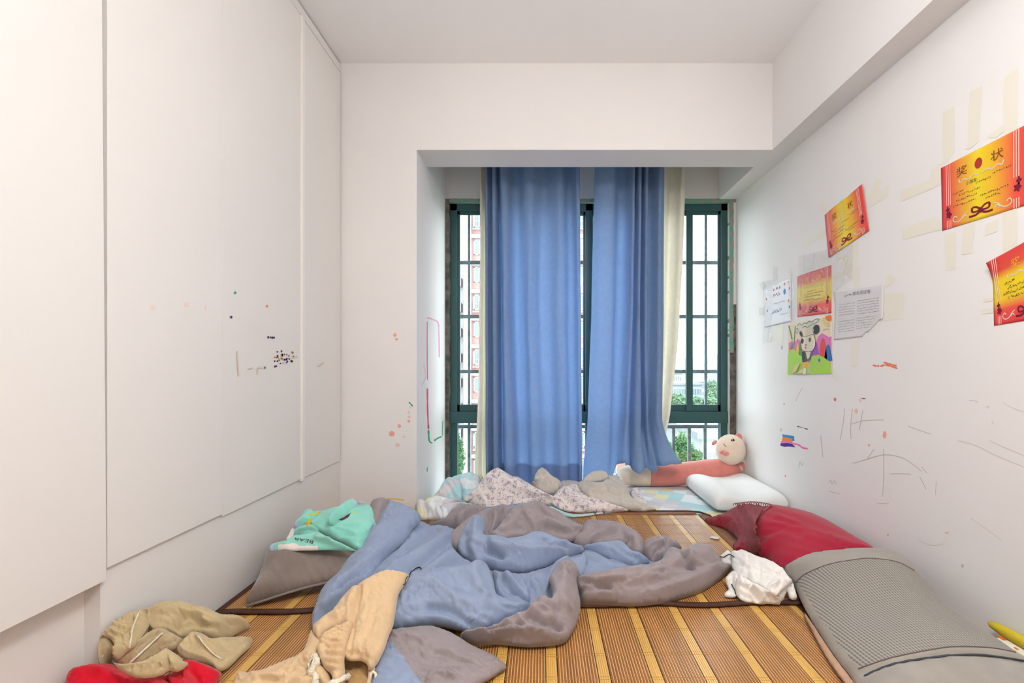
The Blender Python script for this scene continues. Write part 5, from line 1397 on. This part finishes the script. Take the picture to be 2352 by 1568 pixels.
cert3.text('lettering', '状', .58, .73, .71, .87, INK['gold'])
cert3.blocks('small_print', [(.18, .34, .57), (.24, .5, .50), (.17, .5, .43), (.24, .5, .36)], INK['dark'], 3, hgt=.045)
cert4 = Paper('award_certificate', 'red and yellow award certificate under crinkled film, directly above the panda drawing', 'certificate', [(1832, 634), (1910, 609), (1910, 719), (1832, 728)], CV)
cert_side(cert4)
cert4.text('lettering', '奖', .26, .76, .38, .90, INK['gold'])
cert4.text('lettering', '状', .60, .76, .72, .90, INK['gold'])
cert4.blocks('small_print', [(.3, .5, .56), (.22, .78, .50), (.2, .7, .44), (.2, .5, .38), (.5, .8, .35)], INK['dark'], 4)
tp = Paper('test_sheet', 'white printed test sheet with folded corners on the right wall', 'paper', [(1919, 668), (2031, 650), (2028, 768), (1916, 781)], mat('white_test_paper', 'dfdcdc', .7, var=.05, vscale=8), curl=lambda u, v: .02 * max(0, (u - v - .55)) ** 1.2 + .03 * max(0, (v - u - .72)), cut=lambda u, v: (u - .62) + (.26 - v) * 1.2 > .30 and v < .28 and u > .62)
tp.text('lettering', '期末测试卷', .40, .845, .76, .925, INK['grey'])
tp.blocks('title_print', [(.22, .38, .87)], INK['grey'], 8, hgt=.06)
tp.blocks('small_print', [(.10, .44, .70 - .052 * k) for k in range(5)] + [(.10, .44, .36 - .052 * k) for k in range(5)] + [(.50, .92, .73 - .052 * k) for k in range(6)] + [(.50, .88 - .03 * k, .38 - .05 * k) for k in range(5)], INK['grey'], 5, hgt=.022)
pth = mat('curled_paper_back', 'efe9e4', .7)
wp = Paper('white_certificate', 'small white paper with coloured decorations, leftmost in the cluster', 'paper', [(1757, 661), (1818, 639), (1818, 738), (1757, 752)], mat('white_glossy_paper', 'e6e6ec', .4), h=.003)
wp.blocks('red_print', [(.34, .62, .72)], INK['redc'], 3, hgt=.08)
wp.blocks('blue_print', [(.30, .66, .33)], INK['sky'], 4, hgt=.09)
wp.blocks('small_print', [(.4, .8, .52), (.62, .9, .22)], INK['grey'], 5)
for k, (u, v, kk) in enumerate([(.38, .87, 'rose'), (.5, .88, 'sky'), (.6, .88, 'orange'), (.78, .92, 'pink'), (.9, .93, 'yellow'), (.95, .78, 'pink'), (.92, .5, 'rose'), (.95, .35, 'teal'), (.08, .7, 'orange'), (.12, .4, 'pink')]):
    wp.shape('dot_print', [(u + .03 * math.cos(a), v + .035 * math.sin(a)) for a in np.linspace(0, 6, 9)], INK[kk])
wp.shape('balloon_print', [(.78 + .045 * math.cos(a), .74 + .07 * math.sin(a)) for a in np.linspace(0, 6.1, 14)], INK['sky'])
# child's drawing
dr = Paper('child_drawing', "child's colourful crayon drawing of a panda among hills", 'drawing', [(1811, 744), (1912, 721), (1912, 858), (1810, 860)], mat('drawing_paper', 'ecdcc0', .7, var=.05, vscale=10), curl=lambda u, v: .014 * max(0, .22 - v) * (1 if .05 < u < .5 else .2))
def arc(cx_, cy_, rx, ry, a0=0, a1=2 * math.pi, n=22):
    return [(cx_ + rx * math.cos(a), cy_ + ry * math.sin(a)) for a in np.linspace(a0, a1, n, endpoint=False)]
dr.shape('pink_hills', [(.02, .3), (.02, .62), (.10, .66), (.18, .62), (.25, .68), (.33, .62), (.66, .55), (.72, .66), (.80, .71), (.88, .66), (.94, .62), (.99, .63), (.99, .2), (.5, .2)], INK['pink'], .0005)
for nm, cx_, top_, k in (('orange_cone', .06, .60, 'orange'), ('teal_cone', .11, .63, 'teal'), ('yellow_cone', .25, .60, 'yellow'), ('green_cone', .32, .60, 'leafg'), ('purple_cone', .66, .58, 'purple'), ('red_cone', .82, .62, 'redc'), ('blue_cone', .925, .50, 'bluec')):
    w = .05 if cx_ < .5 else .085
    dr.shape(nm, [(cx_ - w, .22), (cx_ - w * .8, top_ - .18), (cx_ - w * .4, top_ - .03), (cx_, top_), (cx_ + w * .4, top_ - .03), (cx_ + w * .8, top_ - .18), (cx_ + w, .22)], INK[k], .0008)
dr.shape('green_hill', [(.0, .0), (.0, .40), (.04, .46), (.11, .50), (.18, .47), (.28, .38), (.36, .33), (.36, .1), (.24, .02), (.2, 0)], INK['lime'], .0011)
dr.shape('green_hill', [(.38, .0), (.38, .18), (.48, .26), (.60, .33), (.72, .34), (.85, .28), (.99, .18), (.995, .0), (.7, .0)], INK['lime'], .0011)
dr.shape('panda_body', [(.36, .42), (.60, .42), (.57, .28), (.52, .18), (.40, .20), (.36, .30)], INK['black'], .0014)
dr.shape('panda_belly', [(.44, .42), (.57, .42), (.53, .30), (.49, .27)], INK['cream'], .0017)
dr.shape('panda_head', [(.33, .70), (.38, .71), (.50, .70), (.62, .71), (.66, .64), (.66, .50), (.60, .42), (.46, .42), (.37, .45), (.34, .55)], INK['cream'], .0020)
dr.line('panda_outline', [(.34, .70), (.5, .70), (.63, .71), (.66, .62), (.66, .5), (.6, .42), (.46, .42), (.37, .45), (.34, .56), (.34, .70)], .007, INK['black'], .0024)
dr.shape('panda_ear', [(.345, .705), (.305, .75), (.30, .80), (.33, .815), (.36, .77), (.375, .715)], INK['black'], .0022)
dr.shape('panda_ear', arc(.68, .79, .075, .085), INK['black'], .0022)
dr.shape('panda_eye', arc(.37, .62, .034, .048), INK['black'], .0024)
dr.shape('panda_eye', arc(.545, .625, .026, .04), INK['black'], .0024)
dr.shape('panda_nose', arc(.455, .54, .018, .014), INK['black'], .0024)
dr.shape('panda_mouth', arc(.45, .49, .018, .02), INK['purple'], .0024)
dr.shape('panda_trousers', [(.38, .22), (.54, .235), (.54, .12), (.44, .11), (.37, .15)], INK['yellow'], .0019)
for (u, v) in ((.41, .18), (.46, .20), (.50, .16), (.44, .14), (.52, .21)):
    dr.shape('trouser_spot', arc(u, v, .012, .014, n=10), INK['orange'], .0022)
dr.shape('panda_foot', [(.41, .11), (.47, .12), (.46, .0), (.40, .0)], INK['cream'], .0019)
for (u, v) in ((.07, .24), (.23, .22), (.75, .22)):
    dr.shape('mushroom', arc(u, v + .02, .022, .032, n=12), INK['bluec'], .0016)
    dr.shape('mushroom_stem', [(u - .012, v - .05), (u + .012, v - .05), (u + .008, v), (u - .008, v)], INK['rose'], .0015)
dr.shape('sun', [(.87, .99), (.995, .995), (.995, .88), (.93, .885), (.88, .92)], INK['orange'], .0010)
for k in range(7):
    a = math.radians(175 + k * 17)
    dr.line('sun_ray', [(.94 + .075 * math.cos(a), .945 + .08 * math.sin(a)), (.94 + .13 * math.cos(a), .945 + .15 * math.sin(a))], .012, INK['yellow'], sm=False)
dr.line('cloud_scribble', [(.24, .93), (.30, .96), (.34, .92), (.40, .955), (.46, .935), (.52, .965), (.58, .94), (.66, .975), (.74, .96), (.70, .92), (.62, .90), (.54, .88), (.48, .86), (.42, .89), (.36, .87)], .014, INK['teal'])
dr.line('cloud_scribble', [(.20, .86), (.24, .88), (.26, .83), (.22, .79), (.20, .83)], .014, INK['sky'])
dr.line('bamboo_sprig', [(.02, .96), (.05, .88), (.08, .78), (.11, .68)], .028, INK['leafg'])
dr.line('bamboo_sprig', [(.19, .93), (.18, .82), (.17, .70), (.16, .56)], .024, INK['leafg'])
dr.blocks('small_print', [(.82, .94, .76)], INK['grey'], 9, hgt=.04)
dr.shape('torn_flap', [(.14, .02), (.20, .16), (.30, .20), (.335, .22), (.26, .06)], mat('paper_flap_back', 'd8c2a0', .8), .006)

# ---------------------------------------------------------------- tape, scuffs and crayon on the walls
tape = mat('old_cream_tape', 'ebe6d7', .5)
def film_mat():
    m = glassy('crinkled_clear_film', 'ffffff', gloss=.13, rough=.07, opac=.03, ocol='f4f4f0')
    n, l = m.node_tree.nodes, m.node_tree.links
    g = [q for q in n if q.type == 'BSDF_GLOSSY'][0]
    tc = n.new('ShaderNodeTexCoord')
    v = n.new('ShaderNodeTexNoise'); v.inputs['Scale'].default_value = 28; v.inputs['Detail'].default_value = 2; v.inputs['Distortion'].default_value = 1.5
    l.new(tc.outputs['Object'], v.inputs['Vector'])
    b = n.new('ShaderNodeBump'); b.inputs['Strength'].default_value = 1; b.inputs['Distance'].default_value = .09
    l.new(v.outputs['Fac'], b.inputs['Height'])
    l.new(b.outputs[0], g.inputs['Normal'])
    return m
film = film_mat()
def wpt(px, py, plane, off):
    if plane == 'R': p = on_x(px, py, XR); return Vector((p[0] - off, p[1], p[2]))
    if plane == 'B': p = on_y(px, py, Y0); return Vector((p[0], p[1] - off, p[2]))
    if plane == 'N': p = on_x(px, py, XN); return Vector((p[0] + off, p[1], p[2]))
    if plane == 'D': p = on_x(px, py, XL); return Vector((p[0] + off, p[1], p[2]))
def wpoly(name, pts, plane, m, parent, off=.0006):
    n = len(pts)
    vv, _, ff_, _, _, _ = delaunay_2d_cdt([Vector(p) for p in pts], [(i, (i + 1) % n) for i in range(n)], [], 1, 1e-5)
    return mesh(name, [wpt(q.x, q.y, plane, off) for q in vv], [tuple(q) for q in ff_], m, parent)
def wline(name, pts, w, plane, m, parent, off=.0007, jit=0):
    P = np.array(crom(pts, 6)) if len(pts) > 2 else np.array(pts, float)
    V, Fa = [], []
    for i in range(len(P)):
        t = P[min(i + 1, len(P) - 1)] - P[max(i - 1, 0)]
        t = t / (np.hypot(*t) + 1e-9)
        ww = w * (1 + jit * noise.noise((i * .7, P[i][0] * .1, 0)))
        nn_ = np.array((-t[1], t[0])) * ww / 2
        for q in (P[i] + nn_, P[i] - nn_):
            V.append(wpt(q[0], q[1], plane, off))
        if i:
            Fa.append((2 * i - 2, 2 * i - 1, 2 * i + 1, 2 * i))
    return mesh(name, V, Fa, m, parent)
def dab(px, py, rx, ry, plane, m, parent, name='paint_dab', seed=0):
    pts = [(px + rx * math.cos(a) * (1 + .3 * noise.noise((a, seed + px, 0))), py + ry * math.sin(a) * (1 + .3 * noise.noise((a, seed + py, 3)))) for a in np.linspace(0, 2 * math.pi, 14, endpoint=False)]
    return wpoly(name, pts, plane, m, parent)
def cr7(l): return [(1700 + x / 3.0156, 380 + y / 3.0156) for x, y in l]
def cr8(l): return [(2000 + x / 2.412, 150 + y / 2.412) for x, y in l]
tapes = [cr7(l) for l in ([(940, 85), (985, 100), (950, 235), (890, 235)], [(1030, 140), (1028, 212), (900, 290), (885, 215)], [(543, 285), (575, 250), (605, 330), (588, 350)], [(450, 520), (590, 440), (592, 490), (460, 542)], [(1115, 178), (1357, 80), (1357, 150), (1125, 245)], [(1125, 440), (1357, 350), (1357, 420), (1125, 515)], [(760, 560), (822, 530), (810, 700), (770, 700)], [(680, 640), (740, 620), (806, 790), (762, 800)], [(640, 760), (780, 700), (785, 745), (650, 795)], [(1000, 890), (1140, 880), (1132, 1060), (992, 1075)], [(770, 1225), (820, 1215), (812, 1385), (770, 1390)], [(640, 1450), (685, 1470), (670, 1500), (630, 1460)], [(786, 704), (832, 700), (822, 840), (790, 845)], [(1010, 770), (1050, 742), (1080, 790), (1010, 850)], [(310, 1440), (345, 1440), (335, 1490), (318, 1480)], [(250, 1090), (300, 1085), (300, 1230), (262, 1240)])]
tapes += [cr8(l) for l in ([(400, 265), (465, 225), (465, 480), (400, 560)], [(548, 150), (622, 110), (600, 420), (540, 470)], [(740, 70), (820, 5), (815, 350), (735, 400)], [(165, 695), (330, 630), (390, 600), (388, 660), (170, 755)], [(175, 905), (385, 850), (388, 910), (180, 965)], [(410, 940), (475, 920), (470, 1130), (415, 1135)], [(510, 900), (580, 870), (560, 1040), (505, 1050)], [(730, 790), (815, 770), (810, 1010), (735, 1050)], [(640, 880), (710, 850), (700, 920), (635, 945)], [(330, 580), (395, 540), (390, 600), (330, 640)], [(560, 405), (590, 405), (570, 450), (520, 465)], [(640, 400), (730, 330), (770, 330), (700, 400)], [(612, 1350), (680, 1345), (680, 1370), (612, 1378)], [(625, 1290), (680, 1285), (680, 1305), (625, 1312)])]
for i, t in enumerate(tapes):
    wpoly('tape_strip', t, 'R', tape, wall_right, off=.0005 + .00002 * i)
# glossy tape and film over the cluster
def film_piece(name, quad, h, amp, seed):
    q = [wpt(px, py, 'R', 0) for px, py in quad]
    n = 16
    V, Fa = [], []
    for j in range(n + 1):
        for i in range(n + 1):
            u, v = i / n, j / n
            p = (q[0] * (1 - u) + q[1] * u) * (1 - v) + (q[3] * (1 - u) + q[2] * u) * v
            e = h + amp * (.5 + abs(noise.noise((u * 5 + seed, v * 5, seed)))) * (4 * u * (1 - u)) ** .5
            V.append((XR - e, p.y, p.z))
    for j in range(n):
        for i in range(n):
            a = j * (n + 1) + i
            Fa.append((a, a + 1, a + n + 2, a + n + 1))
    return mesh(name, V, Fa, film, None)
fo = film_piece('clear_film', [(1836, 588), (1962, 560), (1960, 640), (1834, 735)], .006, .010, 1)
tag(fo, 'crinkled clear plastic film over the certificate above the panda drawing', 'plastic film')
fo = film_piece('clear_film', [(1754, 648), (1776, 642), (1774, 785), (1754, 790)], .005, .010, 2)
tag(fo, 'shiny clear tape down the left edge of the small white paper', 'tape')
fo = film_piece('clear_film', [(1777, 610), (1787, 612), (1789, 655), (1776, 655)], .003, .006, 3)
tag(fo, 'short upright strip of shiny tape above the small white paper', 'tape')
fo = film_piece('clear_film', [(1812, 614), (1824, 612), (1826, 735), (1814, 740)], .006, .006, 4)
tag(fo, 'long upright strip of shiny tape between the small white paper and the red certificate', 'tape')
fo = film_piece('clear_film', [(1852, 735), (1872, 732), (1866, 860), (1850, 862)], .004, .004, 5)
tag(fo, 'clear tape running down the middle of the panda drawing', 'tape')
fo = film_piece('clear_film', [(1934, 460), (1944, 456), (1948, 530), (1936, 535)], .012, .003, 6)
tag(fo, 'clear tape down the middle of the tilted certificate', 'tape')
fo = film_piece('clear_film', [(1744, 652), (1756, 645), (1762, 662), (1752, 668)], .002, .003, 7)
tag(fo, 'scrap of clear tape at the top left corner of the small white paper', 'tape')
fo = film_piece('clear_film', [(1743, 706), (1757, 706), (1757, 724), (1744, 724)], .002, .003, 8)
tag(fo, 'scrap of clear tape at the lower left side of the small white paper', 'tape')
PEN = mat('pencil_grey', 'cac2bb', .8)
PEN2 = mat('pencil_faint', 'd3cbc5', .8)
SCR = mat('plaster_scratch', 'ddd6d0', .8)
K = {k: mat(k + '_crayon', c_, .7) for k, c_ in dict(pink='f0a0c0', red='d8506a', green='2fa06a', orange='efb09e', peach='eccfc4', deep='e8805a', blue='3a8cc8', purple='4a2a86', yel='f0cc50', hotp='f07ab4', dark='3a3c58', olive='8a7a30', tan='dccdb6', org='f08a3c').items()}
for pts in ([(1957, 1064), (1992, 1054), (2030, 1044), (2070, 1050), (2100, 1068), (2117, 1082)], [(2046, 1088), (2070, 1087.5), (2093, 1089)], [(1940, 938), (1937, 970), (1930, 1010)], [(1958, 939), (1954, 980), (1955, 1008)], [(1982, 942), (1977, 970), (1974, 988)], [(1957, 974), (1983, 966), (2031, 964)], [(2087, 979), (2115, 989), (2139, 997)], [(2113, 1095), (2120, 1108), (2127, 1123)], [(1992, 1054), (2000, 1042), (2008, 1031)]):
    wline('pencil_mark', pts, 1.5, 'R', PEN, wall_right)
for pts in ([(2029, 1030), (2030, 1090), (2027, 1140)], [(2151, 1105), (2150, 1120), (2149, 1136)], [(2014, 1155), (2028, 1156), (2042, 1155)], [(1905, 1108), (1908, 1102), (1912, 1112), (1916, 1104), (1922, 1112)], [(1904, 1126), (1912, 1130), (1930, 1134)], [(1835, 1074), (1838, 1060), (1842, 1068), (1846, 1062)], [(1844, 890), (1834, 906), (1828, 922)], [(2118, 1072), (2124, 1080), (2130, 1086)], [(1885, 1000), (1888, 1030), (1890, 1050)], [(2226, 919), (2238, 920), (2248, 924)], [(2264, 935), (2272, 933), (2268, 938)], [(2278, 966), (2282, 970), (2280, 974)]):
    wline('pencil_mark', pts, 1.6, 'R', PEN2, wall_right)
for pts in ([(2200, 1011), (2240, 1022), (2290, 1046), (2352, 1072)], [(2272, 1011), (2310, 1028), (2352, 1046)], [(2230, 1190), (2260, 1210), (2300, 1240)], [(2110, 1240), (2140, 1252), (2170, 1248)], [(2305, 925), (2330, 938), (2352, 945)]):
    wline('scratch', pts, 1.5, 'R', SCR, wall_right)
dab(2211, 1299, 3, 5, 'R', PEN, wall_right, 'wall_nick')
dab(1794, 987, 2, 4, 'R', PEN, wall_right, 'wall_nick')
dab(1796, 798, 2, 5, 'R', PEN, wall_right, 'wall_nick')
for (x, y, rx, ry, k) in ((1918, 917, 3, 4, 'deep'), (1967, 944, 4, 6, 'peach'), (2032, 998, 4.5, 8, 'orange'), (1976, 918, 3, 5, 'peach'), (1996, 1022, 2, 2, 'deep'), (1804, 1093, 2, 2, 'hotp'), (1801, 928, 1.6, 2, 'hotp'), (2040, 1228, 1.5, 2, 'deep'), (2175, 1223, 5, 2, 'peach')):
    dab(x, y, rx, ry, 'R', K[k], wall_right, 'crayon_dab')
wpoly('crayon_patch', [(1797, 997), (1810, 999), (1824, 1001), (1825, 1012), (1820, 1013), (1812, 1005), (1798, 1003)], 'R', K['blue'], wall_right, .0007)
wpoly('crayon_patch', [(1798, 1003), (1812, 1005), (1820, 1007), (1820, 1014), (1808, 1012), (1796, 1014)], 'R', K['org'], wall_right, .0008)
wpoly('crayon_patch', [(1794, 1013), (1808, 1012), (1820, 1014), (1823, 1019), (1808, 1018), (1794, 1019)], 'R', K['hotp'], wall_right, .0009)
wpoly('crayon_patch', [(1793, 1018), (1808, 1017), (1820, 1019), (1827, 1027), (1812, 1025), (1802, 1026), (1793, 1023)], 'R', K['purple'], wall_right, .001)
wline('crayon_mark', [(1822, 1019), (1834, 1021), (1844, 1028), (1856, 1030)], 4, 'R', K['hotp'], wall_right, jit=.6)
for pts in ([(2005, 838), (2012, 840), (2020, 840)], [(2022, 841), (2036, 838), (2062, 846)], [(2030, 832), (2045, 836), (2060, 840)]):
    wline('crayon_mark', pts, 3.5, 'R', K['deep'], wall_right, jit=.9)
wline('pencil_mark', [(1831, 979), (1842, 981), (1856, 986)], 1.6, 'R', K['dark'], wall_right, jit=2)
wline('pencil_mark', [(1980, 914), (1986, 915), (1988, 914)], 1.6, 'R', K['dark'], wall_right)
# back wall and bay side
for (x, y, r_, k) in ((907, 769, 4.2, 'orange'), (911, 779, 3.5, 'orange'), (917, 978, 4.2, 'orange'), (900, 996, 6.5, 'orange'), (939, 967, 3.6, 'orange'), (940, 957, 3.6, 'peach'), (939, 947, 3.2, 'peach'), (913, 1022, 5, 'peach'), (928, 1003, 3, 'peach'), (942, 935, 2.5, 'peach')):
    dab(x, y, r_, r_, 'B', K[k], wall_back)
wline('crayon_mark', [(939, 923), (944, 928), (948, 933)], 3, 'B', K['green'], wall_back, jit=1)
wline('crayon_mark', [(872, 1147), (900, 1145), (928, 1148)], 2.5, 'B', K['yel'], wall_back, jit=.8)
wline('crayon_mark', [(981, 729), (992, 733), (1006, 741), (1008, 770), (1009, 820)], 3, 'N', K['pink'], wall_back, jit=.4)
wline('crayon_mark', [(981, 738), (981, 800), (981.5, 872)], 1.6, 'N', K['red'], wall_back)
wline('crayon_mark', [(981.5, 892), (982, 940), (984, 985)], 3.2, 'N', K['red'], wall_back, jit=.5)
wline('crayon_mark', [(984, 987), (985, 1008), (988, 1015), (993, 1017)], 3, 'N', K['green'], wall_back, jit=.6)
wline('crayon_mark', [(997, 1012), (1005, 1006), (1015, 1002)], 3.5, 'N', K['green'], wall_back, jit=.6)
wline('crayon_mark', [(1016, 1000), (1016, 985), (1017, 966)], 1.5, 'N', K['green'], wall_back)
wline('pencil_mark', [(973, 840), (978, 860), (974, 875), (968, 885)], 1.2, 'N', PEN, wall_back)
dab(981, 1078, 1.2, 6, 'N', K['green'], wall_back, 'crayon_dab')
# sticker remains and dots on the wardrobe doors
for (x, y, r_, k) in ((540.5, 672, 2.5, 'green'), (531, 728, 2.6, 'dark'), (613.5, 703, 2.2, 'deep'), (616, 774, 2.2, 'dark'), (621, 774, 1.5, 'dark'), (625, 775, 2.2, 'dark'), (629, 775, 2.2, 'dark'), (608, 844, 2.4, 'olive')):
    dab(x, y, r_, r_ * 1.2, 'D', K[k], doors[2], 'ink_dot')
rn = random.Random(5)
for k in range(44):
    t = rn.random()
    row = rn.randint(0, 3)
    x = 630 + 44 * t
    y = 812 + row * 9 - 6 * math.sin(t * 3) + rn.uniform(-2, 2) + (3 if row == 3 else 0) - (8 * t if row == 3 else 0)
    dab(x, y, rn.uniform(1.2, 2.1), rn.uniform(1.6, 2.5), 'D', K[rn.choice(['dark', 'dark', 'olive', 'deep', 'purple', 'tan', 'green'])], doors[2], 'ink_dot', k)
for pts, w in (([(544, 806), (546, 835), (548, 864)], 3), ([(570, 847), (580, 845)], 3), ([(592, 844), (606, 844)], 3), ([(591, 846), (591, 860)], 3), ([(670, 822), (683, 819)], 4)):
    wline('sticker_residue', pts, w, 'D', K['tan'], doors[2])
for (x, y) in ((350, 706), (428, 700), (472, 706)):
    dab(x, y, 7 if x < 470 else 3, 6, 'D', mat('faint_pink_stain', 'ecd8d0', .6), doors[1], 'stain')
wline('sticker_residue', [(728, 842), (736, 838), (744, 832)], 2.5, 'D', K['tan'], doors[3])
